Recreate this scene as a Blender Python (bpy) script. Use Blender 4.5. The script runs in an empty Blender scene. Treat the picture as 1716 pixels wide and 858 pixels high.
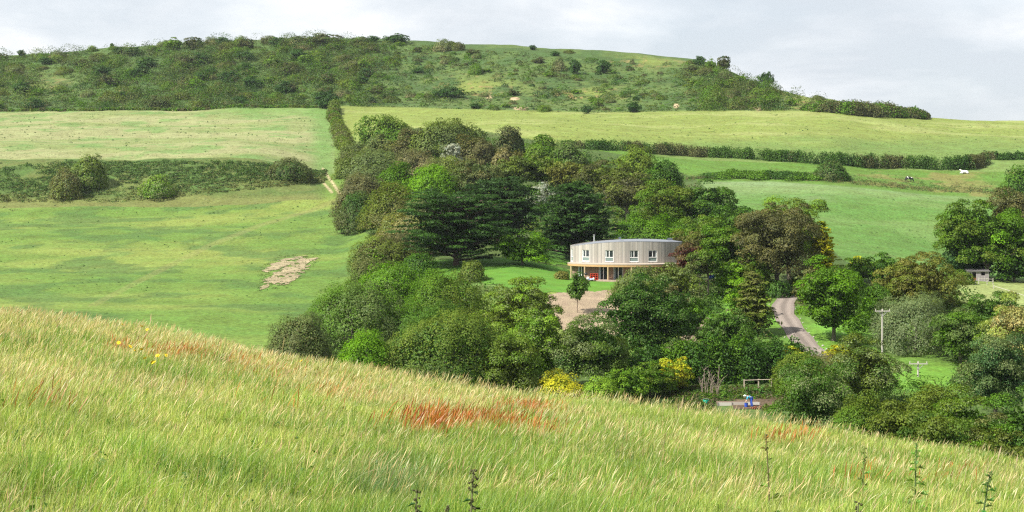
import bpy, math, random
import numpy as np
from mathutils import Vector, Matrix

R = math.radians
C = bpy.context.scene.collection
SC = bpy.context.scene
PX_F = 2600.0      # focal length in photo pixels (photo 1716 wide)
CX, HY = 858.0, 330.0   # principal column, horizon row

# ------------------------------------------------------------------ camera
cam = bpy.data.cameras.new('camera'); camo = bpy.data.objects.new('camera', cam); C.objects.link(camo)
cam.sensor_width = 36; cam.lens = PX_F / 1716 * 36
cam.shift_y = -(429 - HY) / 1716
cam.clip_start = 0.1; cam.clip_end = 12000
camo.location = (0, 0, 0); camo.rotation_euler = (R(90), 0, 0)
SC.camera = camo

# ------------------------------------------------------------------ sun and sky
SUN_EL, SUN_AZ = R(47), R(242)       # azimuth clockwise from +Y: from the left, a little behind the camera
sun = bpy.data.lights.new('sun', 'SUN'); sun.energy = 4.9; sun.angle = R(0.53); sun.color = (1.0, 0.955, 0.87)
suno = bpy.data.objects.new('sun', sun); C.objects.link(suno)
sdir = Vector((math.sin(SUN_AZ) * math.cos(SUN_EL), math.cos(SUN_AZ) * math.cos(SUN_EL), math.sin(SUN_EL)))
suno.rotation_euler = (-sdir).to_track_quat('-Z', 'Y').to_euler(); suno.location = (-60, -40, 90)

W = bpy.data.worlds.new('World'); SC.world = W; W.use_nodes = True
nt = W.node_tree; nt.nodes.clear(); N = nt.nodes.new; L = nt.links.new
out = N('ShaderNodeOutputWorld'); add = N('ShaderNodeMixShader')
sky = N('ShaderNodeTexSky'); sky.sky_type = 'NISHITA'; sky.sun_disc = False
sky.sun_elevation = SUN_EL; sky.sun_rotation = SUN_AZ; sky.air_density = 1.0; sky.dust_density = 1.5
bg1 = N('ShaderNodeBackground'); bg1.inputs[1].default_value = 0.1; L(sky.outputs[0], bg1.inputs[0])
tc = N('ShaderNodeTexCoord')
mp = N('ShaderNodeMapping'); mp.inputs['Scale'].default_value = (1.0, 1.0, 3.2); L(tc.outputs['Generated'], mp.inputs[0])
n1 = N('ShaderNodeTexNoise'); n1.inputs['Scale'].default_value = 5.5; n1.inputs['Detail'].default_value = 8; n1.inputs['Roughness'].default_value = 0.58; n1.inputs['Distortion'].default_value = 0.25
L(mp.outputs[0], n1.inputs['Vector'])
cr = N('ShaderNodeValToRGB'); e = cr.color_ramp.elements
e[0].position = 0.40; e[0].color = (0.415, 0.445, 0.48, 1); e[1].position = 0.64; e[1].color = (0.62, 0.62, 0.625, 1)
m_ = e.new(0.52); m_.color = (0.50, 0.52, 0.545, 1)
L(n1.outputs[0], cr.inputs[0])
bg2 = N('ShaderNodeBackground'); bg2.inputs[1].default_value = 1.0; L(cr.outputs[0], bg2.inputs[0])
# thin breaks in the cloud where the blue shows a little
n2 = N('ShaderNodeTexNoise'); n2.inputs['Scale'].default_value = 7.0; n2.inputs['Detail'].default_value = 4; L(mp.outputs[0], n2.inputs['Vector'])
mr = N('ShaderNodeMapRange'); mr.inputs['From Min'].default_value = 0.35; mr.inputs['From Max'].default_value = 0.75
mr.inputs['To Min'].default_value = 0.80; mr.inputs['To Max'].default_value = 1.0; L(n2.outputs[0], mr.inputs['Value'])
L(mr.outputs[0], add.inputs[0]); L(bg1.outputs[0], add.inputs[1]); L(bg2.outputs[0], add.inputs[2]); L(add.outputs[0], out.inputs[0])

vs = SC.view_settings; vs.view_transform = 'Standard'; vs.look = 'None'; vs.gamma = 1; vs.use_curve_mapping = False
vs.exposure = 0.85
SC.cycles.use_denoising = False; SC.cycles.pixel_filter_type = 'BLACKMAN_HARRIS'; SC.cycles.filter_width = 1.25
SC.cycles.max_bounces = 6; SC.cycles.diffuse_bounces = 3; SC.cycles.transmission_bounces = 4; SC.cycles.transparent_max_bounces = 4
SC.cycles.sample_clamp_indirect = 4.0

# ------------------------------------------------------------------ small tools
def tag(o, label=None, cat=None, group=None, kind=None):
    if label: o['label'] = label
    if cat: o['category'] = cat
    if group: o['group'] = group
    if kind: o['kind'] = kind
    return o

def empty(name, loc, rz=0.0):
    o = bpy.data.objects.new(name, None); C.objects.link(o); o.location = loc; o.rotation_euler = (0, 0, rz); o.empty_display_size = 0.2
    return o

def hash2(ix, iy, seed):
    h = (ix.astype(np.int64) * 374761393 + iy.astype(np.int64) * 668265263 + seed * 1442695041) & 0x7fffffff
    h = ((h ^ (h >> 13)) * 1274126177) & 0x7fffffff
    return ((h ^ (h >> 16)) & 0xffff) / 65535.0

def vnoise(x, y, seed=0):
    x = np.asarray(x, float); y = np.asarray(y, float)
    ix, iy = np.floor(x), np.floor(y); fx, fy = x - ix, y - iy
    fx = fx * fx * (3 - 2 * fx); fy = fy * fy * (3 - 2 * fy)
    a = hash2(ix, iy, seed); b = hash2(ix + 1, iy, seed); c = hash2(ix, iy + 1, seed); d = hash2(ix + 1, iy + 1, seed)
    return (a * (1 - fx) + b * fx) * (1 - fy) + (c * (1 - fx) + d * fx) * fy

def fbm(x, y, seed=0, octv=4):
    s = 0; a = 0.5; t = 0
    for k in range(octv):
        s = s + a * vnoise(x * 2 ** k, y * 2 ** k, seed + k * 17); t += a; a *= 0.5
    return s / t

def sstep(a, b, x):
    t = np.clip((x - a) / (b - a), 0, 1); return t * t * (3 - 2 * t)

def inpoly(px, py, poly):
    px = np.asarray(px, float); py = np.asarray(py, float); res = np.zeros(px.shape, bool); n = len(poly)
    for i in range(n):
        x1, y1 = poly[i]; x2, y2 = poly[(i + 1) % n]
        if y1 == y2: continue
        c = ((y1 > py) != (y2 > py)) & (px < (x2 - x1) * (py - y1) / (y2 - y1) + x1)
        res ^= c
    return res

def np_mesh(name, V, F, mat, col=None, parent=None, smooth=False, loc=None):
    """one mesh object from arrays: V (n,3), F (m,k), col (m,3) per face"""
    me = bpy.data.meshes.new(name); V = np.asarray(V, np.float32); F = np.asarray(F, np.int32)
    m, k = F.shape
    me.vertices.add(len(V)); me.vertices.foreach_set('co', V.ravel())
    me.loops.add(m * k); me.loops.foreach_set('vertex_index', F.ravel())
    me.polygons.add(m); me.polygons.foreach_set('loop_start', np.arange(0, m * k, k, dtype=np.int32))
    me.polygons.foreach_set('loop_total', np.full(m, k, np.int32))
    if smooth: me.polygons.foreach_set('use_smooth', np.ones(m, bool))
    me.update(calc_edges=True)
    if col is not None:
        a = me.attributes.new('col', 'FLOAT_COLOR', 'FACE'); c4 = np.ones((m, 4), np.float32); c4[:, :3] = np.clip(col, 0, 1)
        a.data.foreach_set('color', c4.ravel())
    me.materials.append(mat)
    o = bpy.data.objects.new(name, me); C.objects.link(o)
    if parent: o.parent = parent
    if loc is not None: o.location = loc
    return o

class MB:
    """collects boxes, tubes and rings with a colour each; build() links them as one mesh object (quads and tris)"""
    def __init__(s): s.V = []; s.F = []; s.c = []; s.n = 0
    def put(s, V, F, c):
        V = [tuple(v) for v in V]
        for f in F: s.F.append(tuple(i + s.n for i in f)); s.c.append(c)
        s.V += V; s.n += len(V)
    def box(s, c, size, rz=0.0, col=(.5, .5, .5), M=None):
        hx, hy, hz = size[0] / 2, size[1] / 2, size[2] / 2
        P = [Vector((x * hx, y * hy, z * hz)) for z in (-1, 1) for x, y in ((-1, -1), (1, -1), (1, 1), (-1, 1))]
        rot = M if M is not None else Matrix.Rotation(rz, 3, 'Z')
        P = [rot @ p + Vector(c) for p in P]
        s.put(P, [(3, 2, 1, 0), (4, 5, 6, 7), (0, 1, 5, 4), (1, 2, 6, 5), (2, 3, 7, 6), (3, 0, 4, 7)], col)
    def tube(s, pts, rad, n=6, col=(.5, .5, .5), caps=True):
        pts = [Vector(p) for p in pts]; rings = []
        if not hasattr(rad, '__len__'): rad = [rad] * len(pts)
        prev = None
        for i, p in enumerate(pts):
            d = (pts[min(i + 1, len(pts) - 1)] - pts[max(i - 1, 0)]).normalized()
            a = prev if prev is not None else (Vector((1, 0, 0)) if abs(d.x) < .8 else Vector((0, 1, 0)))
            a = (a - d * a.dot(d)).normalized(); b = d.cross(a); prev = a
            rings.append([p + (a * math.cos(t) + b * math.sin(t)) * rad[i] for t in [2 * math.pi * k / n for k in range(n)]])
        V = [v for r in rings for v in r]; F = []
        for i in range(len(pts) - 1):
            for k in range(n): F.append((i * n + k, i * n + (k + 1) % n, (i + 1) * n + (k + 1) % n, (i + 1) * n + k))
        if caps: F.append(tuple(range(n - 1, -1, -1))); F.append(tuple(range((len(pts) - 1) * n, len(pts) * n)))
        s.put(V, F, col)
    def ball(s, c, r, n=8, m=6, col=(.5, .5, .5), jit=0.0, rng=None):
        V = []; F = []; r = (r, r, r) if not hasattr(r, '__len__') else r
        for i in range(m + 1):
            t = math.pi * i / m
            for k in range(n):
                a = 2 * math.pi * k / n; j = 1 + (rng.uniform(-jit, jit) if rng else 0)
                V.append((c[0] + r[0] * j * math.sin(t) * math.cos(a), c[1] + r[1] * j * math.sin(t) * math.sin(a), c[2] + r[2] * j * math.cos(t)))
        for i in range(m):
            for k in range(n): F.append((i * n + k, (i + 1) * n + k, (i + 1) * n + (k + 1) % n, i * n + (k + 1) % n))
        s.put(V, F, col)
    def build(s, name, mat, parent=None, smooth=False):
        me = bpy.data.meshes.new(name); me.from_pydata(s.V, [], s.F)
        a = me.attributes.new('col', 'FLOAT_COLOR', 'FACE')
        for i, c in enumerate(s.c): a.data[i].color = (c[0], c[1], c[2], 1)
        if smooth:
            for p in me.polygons: p.use_smooth = True
        me.materials.append(mat); o = bpy.data.objects.new(name, me); C.objects.link(o)
        if parent: o.parent = parent
        return o

# ------------------------------------------------------------------ materials
def new_mat(name):
    m = bpy.data.materials.new(name); m.use_nodes = True; m.node_tree.nodes.clear(); return m, m.node_tree.nodes.new, m.node_tree.links.new

def leafy(name, trans=0.3, gloss=0.06, rough=0.45, tint=(1.15, 1.2, 0.6), var=0.12, nscale=0.6):
    m, N, L = new_mat(name)
    at = N('ShaderNodeAttribute'); at.attribute_name = 'col'
    geo = N('ShaderNodeNewGeometry'); no = N('ShaderNodeTexNoise'); no.inputs['Scale'].default_value = nscale; no.inputs['Detail'].default_value = 3
    L(geo.outputs['Position'], no.inputs['Vector'])
    mr = N('ShaderNodeMapRange'); mr.inputs['To Min'].default_value = 1 - var * 2.2; mr.inputs['To Max'].default_value = 1 + var * 2.2
    mr.inputs['From Min'].default_value = 0.2; mr.inputs['From Max'].default_value = 0.8; L(no.outputs[0], mr.inputs[0])
    vm = N('ShaderNodeVectorMath'); vm.operation = 'SCALE'; L(at.outputs['Color'], vm.inputs[0]); L(mr.outputs[0], vm.inputs['Scale'])
    d = N('ShaderNodeBsdfDiffuse'); L(vm.outputs[0], d.inputs[0])
    vt = N('ShaderNodeVectorMath'); vt.operation = 'MULTIPLY'; L(vm.outputs[0], vt.inputs[0]); vt.inputs[1].default_value = tint
    t = N('ShaderNodeBsdfTranslucent'); L(vt.outputs[0], t.inputs[0])
    mx = N('ShaderNodeMixShader'); mx.inputs[0].default_value = trans; L(d.outputs[0], mx.inputs[1]); L(t.outputs[0], mx.inputs[2])
    g = N('ShaderNodeBsdfGlossy'); g.inputs['Roughness'].default_value = rough; g.inputs[0].default_value = (1, 1, 1, 1)
    mg = N('ShaderNodeMixShader'); mg.inputs[0].default_value = gloss; L(mx.outputs[0], mg.inputs[1]); L(g.outputs[0], mg.inputs[2])
    o = N('ShaderNodeOutputMaterial'); L(mg.outputs[0], o.inputs[0]); return m

def solid(name, rough=0.7, metal=0.0, nscale=8.0, var=0.15, bump=0.0, spec=0.5, stretch=(1, 1, 1)):
    """Principled with the 'col' attribute broken up by noise"""
    m, N, L = new_mat(name)
    at = N('ShaderNodeAttribute'); at.attribute_name = 'col'
    tc = N('ShaderNodeTexCoord'); mp = N('ShaderNodeMapping'); mp.inputs['Scale'].default_value = stretch; L(tc.outputs['Object'], mp.inputs[0])
    no = N('ShaderNodeTexNoise'); no.inputs['Scale'].default_value = nscale; no.inputs['Detail'].default_value = 5; L(mp.outputs[0], no.inputs['Vector'])
    mr = N('ShaderNodeMapRange'); mr.inputs['From Min'].default_value = .25; mr.inputs['From Max'].default_value = .75
    mr.inputs['To Min'].default_value = 1 - var; mr.inputs['To Max'].default_value = 1 + var; L(no.outputs[0], mr.inputs[0])
    vm = N('ShaderNodeVectorMath'); vm.operation = 'SCALE'; L(at.outputs['Color'], vm.inputs[0]); L(mr.outputs[0], vm.inputs['Scale'])
    p = N('ShaderNodeBsdfPrincipled'); L(vm.outputs[0], p.inputs['Base Color']); p.inputs['Roughness'].default_value = rough; p.inputs['Metallic'].default_value = metal
    p.inputs['Specular IOR Level'].default_value = spec
    if bump:
        b = N('ShaderNodeBump'); b.inputs['Strength'].default_value = bump; L(no.outputs[0], b.inputs['Height']); L(b.outputs[0], p.inputs['Normal'])
    o = N('ShaderNodeOutputMaterial'); L(p.outputs[0], o.inputs[0]); return m

M_LEAF = leafy('foliage', trans=0.27, gloss=0.008, rough=0.5)
M_GRASS = leafy('grass_blades', trans=0.42, gloss=0.035, rough=0.5, tint=(1.1, 1.15, 0.7), var=0.10, nscale=0.5)
M_BARK = solid('bark', rough=0.9, nscale=6, var=0.3, bump=0.4)
M_WOOD = solid('weathered_timber', rough=0.85, nscale=5, var=0.18, stretch=(6, 6, 0.8))
M_RAIL = solid('rail_timber', rough=0.8, nscale=6, var=0.15)
M_PAINT = solid('painted', rough=0.45, nscale=3, var=0.04)
M_METAL = solid('sheet_metal', rough=0.4, metal=0.25, nscale=2, var=0.06)
M_STONE = solid('stone', rough=0.9, nscale=9, var=0.2, bump=0.3)
M_CLOTH = solid('cloth', rough=0.9, nscale=14, var=0.12)
M_GLASS = solid('window_glass', rough=0.08, nscale=1.2, var=0.35, spec=0.8)

# ground: colour map of the real surface (attribute) broken up by turf-scale noise
def ground_mat(name='turf', bump=0.5, s1=0.55, s2=3.5, var=0.22, aniso=(1, 1, 1), rough=0.95):
    m, N, L = new_mat(name)
    at = N('ShaderNodeAttribute'); at.attribute_name = 'col'
    tc = N('ShaderNodeTexCoord'); mp = N('ShaderNodeMapping'); mp.inputs['Scale'].default_value = aniso; L(tc.outputs['Object'], mp.inputs[0])
    a = N('ShaderNodeTexNoise'); a.inputs['Scale'].default_value = s1; a.inputs['Detail'].default_value = 9; a.inputs['Roughness'].default_value = 0.72; L(mp.outputs[0], a.inputs['Vector'])
    b = N('ShaderNodeTexNoise'); b.inputs['Scale'].default_value = s2; b.inputs['Detail'].default_value = 4; L(mp.outputs[0], b.inputs['Vector'])
    ad = N('ShaderNodeMath'); ad.operation = 'ADD'; L(a.outputs[0], ad.inputs[0]); L(b.outputs[0], ad.inputs[1])
    mr = N('ShaderNodeMapRange'); mr.inputs['From Min'].default_value = .7; mr.inputs['From Max'].default_value = 1.3
    mr.inputs['To Min'].default_value = 1 - var; mr.inputs['To Max'].default_value = 1 + var; L(ad.outputs[0], mr.inputs[0])
    vm = N('ShaderNodeVectorMath'); vm.operation = 'SCALE'; L(at.outputs['Color'], vm.inputs[0]); L(mr.outputs[0], vm.inputs['Scale'])
    hs = N('ShaderNodeHueSaturation'); hm = N('ShaderNodeMapRange'); hm.inputs['From Min'].default_value = .3; hm.inputs['From Max'].default_value = .7
    hm.inputs['To Min'].default_value = .485; hm.inputs['To Max'].default_value = .515; L(a.outputs[0], hm.inputs[0]); L(hm.outputs[0], hs.inputs['Hue']); L(vm.outputs[0], hs.inputs['Color'])
    p = N('ShaderNodeBsdfPrincipled'); L(hs.outputs[0], p.inputs['Base Color']); p.inputs['Roughness'].default_value = rough; p.inputs['Specular IOR Level'].default_value = 0.15
    if bump:
        bp = N('ShaderNodeBump'); bp.inputs['Strength'].default_value = bump; bp.inputs['Distance'].default_value = 0.35; L(ad.outputs[0], bp.inputs['Height']); L(bp.outputs[0], p.inputs['Normal'])
    o = N('ShaderNodeOutputMaterial'); L(p.outputs[0], o.inputs[0]); return m
M_TURF = ground_mat(s1=.22, s2=1.6, var=.38, bump=.7)

# ------------------------------------------------------------------ terrain
def pchip(x, y, xi):
    x = np.asarray(x, float); y = np.asarray(y, float); xi = np.clip(np.asarray(xi, float), x[0], x[-1])
    h = np.diff(x); sh = (slice(None),) + (None,) * (y.ndim - 1); d = np.diff(y, axis=0) / h[sh]
    m = np.zeros_like(y); w1 = (2 * h[1:] + h[:-1])[sh]; w2 = (h[1:] + 2 * h[:-1])[sh]
    with np.errstate(divide='ignore', invalid='ignore'):
        mm = (w1 + w2) / (w1 / d[:-1] + w2 / d[1:])
    m[1:-1] = np.where(d[:-1] * d[1:] > 0, mm, 0); m[0] = d[0]; m[-1] = d[-1]
    k = np.clip(np.searchsorted(x, xi, side='right') - 1, 0, len(x) - 2); t = ((xi - x[k]) / h[k])[sh]; hk = h[k][sh]
    return (y[k] * (1 + 2 * t) * (1 - t) ** 2 + m[k] * hk * t * (1 - t) ** 2 + y[k + 1] * t * t * (3 - 2 * t) + m[k + 1] * hk * t * t * (t - 1))

CREST = [(-700, 505), (0, 520), (200, 541), (430, 582), (620, 617), (760, 645), (890, 661), (1000, 668), (1100, 676), (1200, 688), (1290, 700), (1480, 731), (1600, 750), (1716, 770), (2400, 850)]
COLS = {
 -700: [(235, 500), (280, 455), (330, 405), (390, 350), (425, 280), (500, 238), (600, 200), (680, 155), (750, 120)],
 0: [(235, 500), (280, 450), (330, 400), (390, 345), (425, 268), (500, 228), (600, 190), (680, 140), (750, 95)],
 200: [(190, 560), (235, 500), (280, 450), (330, 400), (390, 345), (425, 268), (500, 228), (600, 187), (680, 133), (760, 79)],
 400: [(190, 565), (235, 500), (280, 450), (330, 400), (390, 340), (425, 268), (500, 228), (600, 183), (680, 128), (760, 69)],
 560: [(190, 570), (235, 500), (280, 450), (330, 397), (390, 332), (430, 285), (500, 232), (600, 178), (680, 125), (760, 66)],
 700: [(160, 640), (190, 560), (215, 500), (245, 448), (290, 400), (340, 345), (380, 300), (420, 250), (470, 218), (590, 184), (680, 128), (770, 71)],
 860: [(152, 680), (190, 580), (215, 500), (235, 455), (290, 400), (335, 345), (375, 300), (410, 260), (440, 235), (480, 212), (590, 188), (670, 130), (760, 79)],
 1000: [(152, 685), (165, 650), (200, 550), (222, 489), (231, 470.7), (245, 463), (290, 405), (345, 345), (390, 300), (430, 250), (480, 218), (590, 190), (660, 140), (740, 87)],
 1150: [(152, 685), (162, 655), (190, 575), (222, 489), (231, 470.7), (245, 463), (290, 402), (345, 345), (392, 300), (435, 262), (480, 228), (590, 188), (650, 140), (720, 97)],
 1290: [(152, 685), (162, 652), (190, 575), (223, 490), (262, 430), (300, 395), (345, 345), (395, 303), (432, 272), (480, 228), (590, 187), (630, 167), (680, 146)],
 1380: [(152, 685), (162, 650), (190, 575), (223, 490), (262, 430), (305, 395), (350, 345), (395, 303), (432, 272), (480, 230), (575, 189), (610, 176), (640, 165)],
 1480: [(152, 685), (175, 615), (200, 560), (235, 495), (262, 450), (310, 400), (360, 345), (400, 305), (440, 275), (480, 245), (560, 203), (600, 192), (620, 189)],
 1600: [(152, 690), (165, 645), (175, 618), (220, 500), (240, 472), (262, 455), (310, 420), (350, 360), (395, 322), (430, 290), (445, 278), (480, 250), (560, 214), (620, 202)],
 1716: [(152, 700), (175, 625), (220, 505), (240, 478), (262, 462), (310, 430), (350, 365), (390, 330), (430, 293), (450, 272), (480, 252), (560, 217), (640, 206)],
 2400: [(152, 720), (175, 640), (220, 520), (240, 490), (262, 475), (310, 440), (350, 385), (390, 345), (430, 308), (450, 287), (480, 268), (560, 233), (640, 222)],
}
UKEYS = sorted(COLS)
Dg = np.concatenate([np.linspace(0.5, 8, 30, endpoint=False), np.linspace(8, 50, 150, endpoint=False), np.linspace(50, 150, 70, endpoint=False),
                     np.linspace(150, 450, 330, endpoint=False), np.linspace(450, 640, 120, endpoint=False), np.linspace(640, 860, 110, endpoint=False), np.linspace(860, 1100, 10)])
zcols = []
for k in UKEYS:
    t = np.interp(k, [0, 858, 1716], [0, 1, 2]); ip = lambda a, b, c: float(np.interp(t, [0, 1, 2], [a, b, c]))
    cy = float(np.interp(k, [c[0] for c in CREST], [c[1] for c in CREST])) + 20
    zc = -(cy - HY) / PX_F * 32
    rows = [(0.5, ip(-1.80, -1.9, -1.95)), (8, ip(-1.98, -2.12, -2.28)), (16, ip(-2.2, -2.72, -3.3)), (24, ip(-2.42, -3.46, -4.55)), (32, zc), (46, zc - ip(3.4, 3.5, 2.6)),
            (70, ip(-11.5, -14, -14.5)), (100, ip(-16, -20.3, -20.8)), (130, ip(-17.5, -21.8, -22))]
    rows += [(d, -(py - HY) / PX_F * d) for d, py in COLS[k]]
    dl, zl = rows[-1]; rows += [(dl * 1.12, zl - 1.0), (1500, zl - 45), (5000, zl - 260)]
    zcols.append(pchip([r[0] for r in rows], np.array([r[1] for r in rows]), Dg))
zc_ = np.array(zcols)                                    # columns x D
PXg = np.concatenate([np.linspace(-1900, -80, 40, endpoint=False), np.linspace(-80, 1800, 800, endpoint=False), np.linspace(1800, 3600, 40)])
Ug = (PXg - CX) / PX_F
Z = pchip(np.array(UKEYS, float), zc_, PXg).T             # D x U
YY, UU = np.meshgrid(Dg, Ug, indexing='ij'); XX = UU * YY
far = sstep(60, 160, YY)
plat = np.exp(-((XX - 17) / 13.0) ** 4 - ((YY - 236) / 9.0) ** 4)      # level ground under the house
Z = Z + far * (1 - plat) * ((fbm(XX / 26, YY / 26, 3) - .5) * 1.6 + (fbm(XX / 7, YY / 7, 9) - .5) * 0.30) * np.clip(YY / 320, .35, 1.6)
Z = Z + (1 - far) * ((fbm(XX / 5, YY / 5, 5) - .5) * 0.34 + (fbm(XX / 1.3, YY / 1.3, 15) - .5) * 0.12) * sstep(1, 10, YY)

def H(x, y):
    """ground height at world x, y (arrays or numbers)"""
    x = np.asarray(x, float); y = np.clip(np.asarray(y, float), 0.6, 1099); u = np.clip(x / y, Ug[0] + 1e-4, Ug[-1] - 1e-4)
    i = np.clip(np.searchsorted(Dg, y) - 1, 0, len(Dg) - 2); j = np.clip(np.searchsorted(Ug, u) - 1, 0, len(Ug) - 2)
    a = (y - Dg[i]) / (Dg[i + 1] - Dg[i]); b = (u - Ug[j]) / (Ug[j + 1] - Ug[j])
    return (Z[i, j] * (1 - b) + Z[i, j + 1] * b) * (1 - a) + (Z[i + 1, j] * (1 - b) + Z[i + 1, j + 1] * b) * a

DS = np.concatenate([np.arange(60, 900, 1.0)])
def hit(px, py, dmin=100.0, dmax=900.0):
    """distance at which the ground beyond dmin is seen at photo point px, py"""
    px = np.atleast_1d(np.asarray(px, float)); py = np.atleast_1d(np.asarray(py, float)); res = np.zeros(len(px))
    ds = DS[(DS >= dmin) & (DS <= dmax)]
    for a in range(0, len(px), 2000):
        p = px[a:a + 2000]; g = HY - PX_F * H(((p - CX) / PX_F)[:, None] * ds[None, :], np.broadcast_to(ds, (len(p), len(ds)))) / ds[None, :]
        ok = g <= py[a:a + 2000, None]; k = np.where(ok.any(1), ok.argmax(1), len(ds) - 1); res[a:a + 2000] = ds[k]
    return res
def spot(px, D): x = (px - CX) / PX_F * D; return Vector((x, D, float(H(x, D))))

# ---- colours of the ground itself
PXV = CX + UU * PX_F; PYV = HY - PX_F * Z / YY
nA = fbm(XX / 30, YY / 30, 31); nB = fbm(XX / 9, YY / 9, 41); nC = fbm(XX / 3, YY / 5, 51); nS = fbm(XX / 34, YY / 14, 61)
def mix(a, b, t): return a * (1 - t[..., None]) + np.array(b) * t[..., None]
col = np.zeros(Z.shape + (3,)) + np.array((0.102, 0.172, 0.030))
# lower left field: green with yellower drifts
col = mix(col, (0.168, 0.21, 0.045), sstep(.40, .70, nS * .55 + nA * .45))
col = mix(col, (0.06, 0.115, 0.028), sstep(.48, .68, nB) * .7)
# upper left field: paler, seeding grass
m = ((YY > 425) & (YY < 605) & (PXV < 560)).astype(float)
col = mix(col, (0.225, 0.235, 0.105), m * (.55 + .45 * sstep(.35, .6, nS))); col = mix(col, (0.10, 0.20, 0.045), m * sstep(.55, .7, nB) * .6)
edge = m * sstep(36, 4, np.abs(PXV - (545 + (230 - PYV) * .0))) ; col = mix(col, (0.105, 0.19, 0.045), edge * .8)
col = mix(col, (0.11, 0.19, 0.045), m * sstep(198, 186, PYV) * sstep(300, 420, PXV) * .8)
# upper right field
m = ((YY > 432) & (YY < 640) & (PXV >= 560)).astype(float)
col = mix(col, (0.165, 0.205, 0.046), m); col = mix(col, (0.215, 0.245, 0.075), m * sstep(.5, .7, nS)); col = mix(col, (0.105, 0.17, 0.042), m * sstep(224, 250, PYV + (nA - .5) * 26) * .8)
# cow pasture and the field below it
m = ((YY > 318) & (YY <= 432) & (PXV > 930)).astype(float)
col = mix(col, (0.085, 0.16, 0.025), m); col = mix(col, (0.17, 0.155, 0.05), m * sstep(.50, .68, nB) * sstep(1380, 1500, PXV) * .8)
lower = ((YY > 255) & (YY < 430) & (PXV > 1100)).astype(float) * sstep(0, 4, PYV - np.interp(PXV, [1150, 1290, 1400, 1480, 1560, 1640, 1716], [303, 302, 309, 317, 325, 328, 330]))
col = mix(col, (0.085, 0.168, 0.033), lower); col = mix(col, (0.165, 0.225, 0.10), lower * sstep(345, 305, PYV + (nB - .5) * 30) * .85); col = mix(col, (0.135, 0.20, 0.06), lower * sstep(.5, .65, nS) * .5)
# bank with bracken below the upper left field
m = ((YY > 388) & (YY < 428)).astype(float) * sstep(556, 520, PXV); col = mix(col, (0.066, 0.112, 0.026), m); col = mix(col, (0.125, 0.14, 0.04), m * np.clip(sstep(.45, .6, nB) * .6 + sstep(402, 392, YY), 0, 1))
# open down above the fields
hill = sstep(0, 5, np.interp(PXV, [0, 280, 560, 700, 860, 1000, 1200, 1300, 1360, 1400, 1450], [189, 186, 179, 182, 187, 190, 187, 187, 187, 180, 100]) - PYV) * (YY > 560)
col = mix(col, (0.052, 0.092, 0.024), hill); col = mix(col, (0.076, 0.118, 0.030), hill * sstep(.42, .6, nB) * sstep(520, 700, PXV)); col = mix(col, (0.07, 0.115, 0.03), hill * sstep(.42, .6, nB) * sstep(640, 520, PXV))
yel = np.exp(-((PXV - 800) / 70) ** 2 - ((PYV - 146) / 17) ** 2) + np.exp(-((PXV - 980) / 60) ** 2 - ((PYV - 158) / 12) ** 2) + .8 * np.exp(-((PXV - 1085) / 60) ** 2 - ((PYV - 104) / 10) ** 2) + np.exp(-((PXV - 1340) / 60) ** 2 - ((PYV - 168) / 16) ** 2) + .5 * np.exp(-((PXV - 70) / 60) ** 2 - ((PYV - 140) / 18) ** 2)
col = mix(col, (0.17, 0.20, 0.045), hill * np.clip(yel, 0, 1) * .8 * sstep(.3, .55, nB)); col = mix(col, (0.24, 0.17, 0.07), hill * sstep(.60, .72, nC) * np.clip(yel, 0, 1))
# worn wheel tracks over the left field
def along(pts, half, px=PXV, py=PYV):
    best = np.full(px.shape, 1e9)
    for (x1, y1), (x2, y2) in zip(pts[:-1], pts[1:]):
        dx, dy = x2 - x1, y2 - y1; t = np.clip(((px - x1) * dx + (py - y1) * dy) / (dx * dx + dy * dy), 0, 1)
        best = np.minimum(best, np.hypot(px - x1 - t * dx, (py - y1 - t * dy)))
    return sstep(half, half * .3, best)
lf = (YY > 150) & (YY < 470)
for off in (0, 9): col = mix(col, (0.20, 0.19, 0.07), lf * along([(545 + off, 300), (572 + off, 330), (520 + off, 352), (430 + off, 378), (350 + off, 410), (260 + off, 455), (150 + off, 512)], 3.0) * .32)
for a, b in (((541, 283), (572, 328)), ((528, 290), (556, 322))): col = mix(col, (0.42, 0.34, 0.20), lf * along([a, b], 3.0) * .8)
# ground under the thicket and round the garden
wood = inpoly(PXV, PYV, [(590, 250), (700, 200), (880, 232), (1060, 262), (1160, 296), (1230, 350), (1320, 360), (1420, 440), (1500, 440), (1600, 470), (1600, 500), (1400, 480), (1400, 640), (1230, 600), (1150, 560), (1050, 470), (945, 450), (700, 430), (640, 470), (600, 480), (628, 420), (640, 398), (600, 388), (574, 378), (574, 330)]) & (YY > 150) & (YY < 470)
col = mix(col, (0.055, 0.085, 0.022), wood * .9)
low = ((YY > 60) & (YY < 175)).astype(float); col = mix(col, (0.075, 0.12, 0.03), low)
for (a, b, rx, ry) in ((1545, 632, 70, 26), (1400, 570, 75, 34), (1250, 530, 70, 30)): col = mix(col, (0.115, 0.235, 0.03), (YY > 140) * np.clip(1.6 * np.exp(-((PXV - a) / rx) ** 2 - ((PYV - b) / ry) ** 2), 0, 1) * (YY < 260))
m = (YY > 195) & (YY < 262); col = mix(col, (0.21, 0.25, 0.085), m * sstep(1590, 1620, PXV) * sstep(470, 478, PYV))
# meadow soil beneath the near grass
near = sstep(70, 50, YY); col = mix(col, (0.085, 0.105, 0.035), near)
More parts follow.
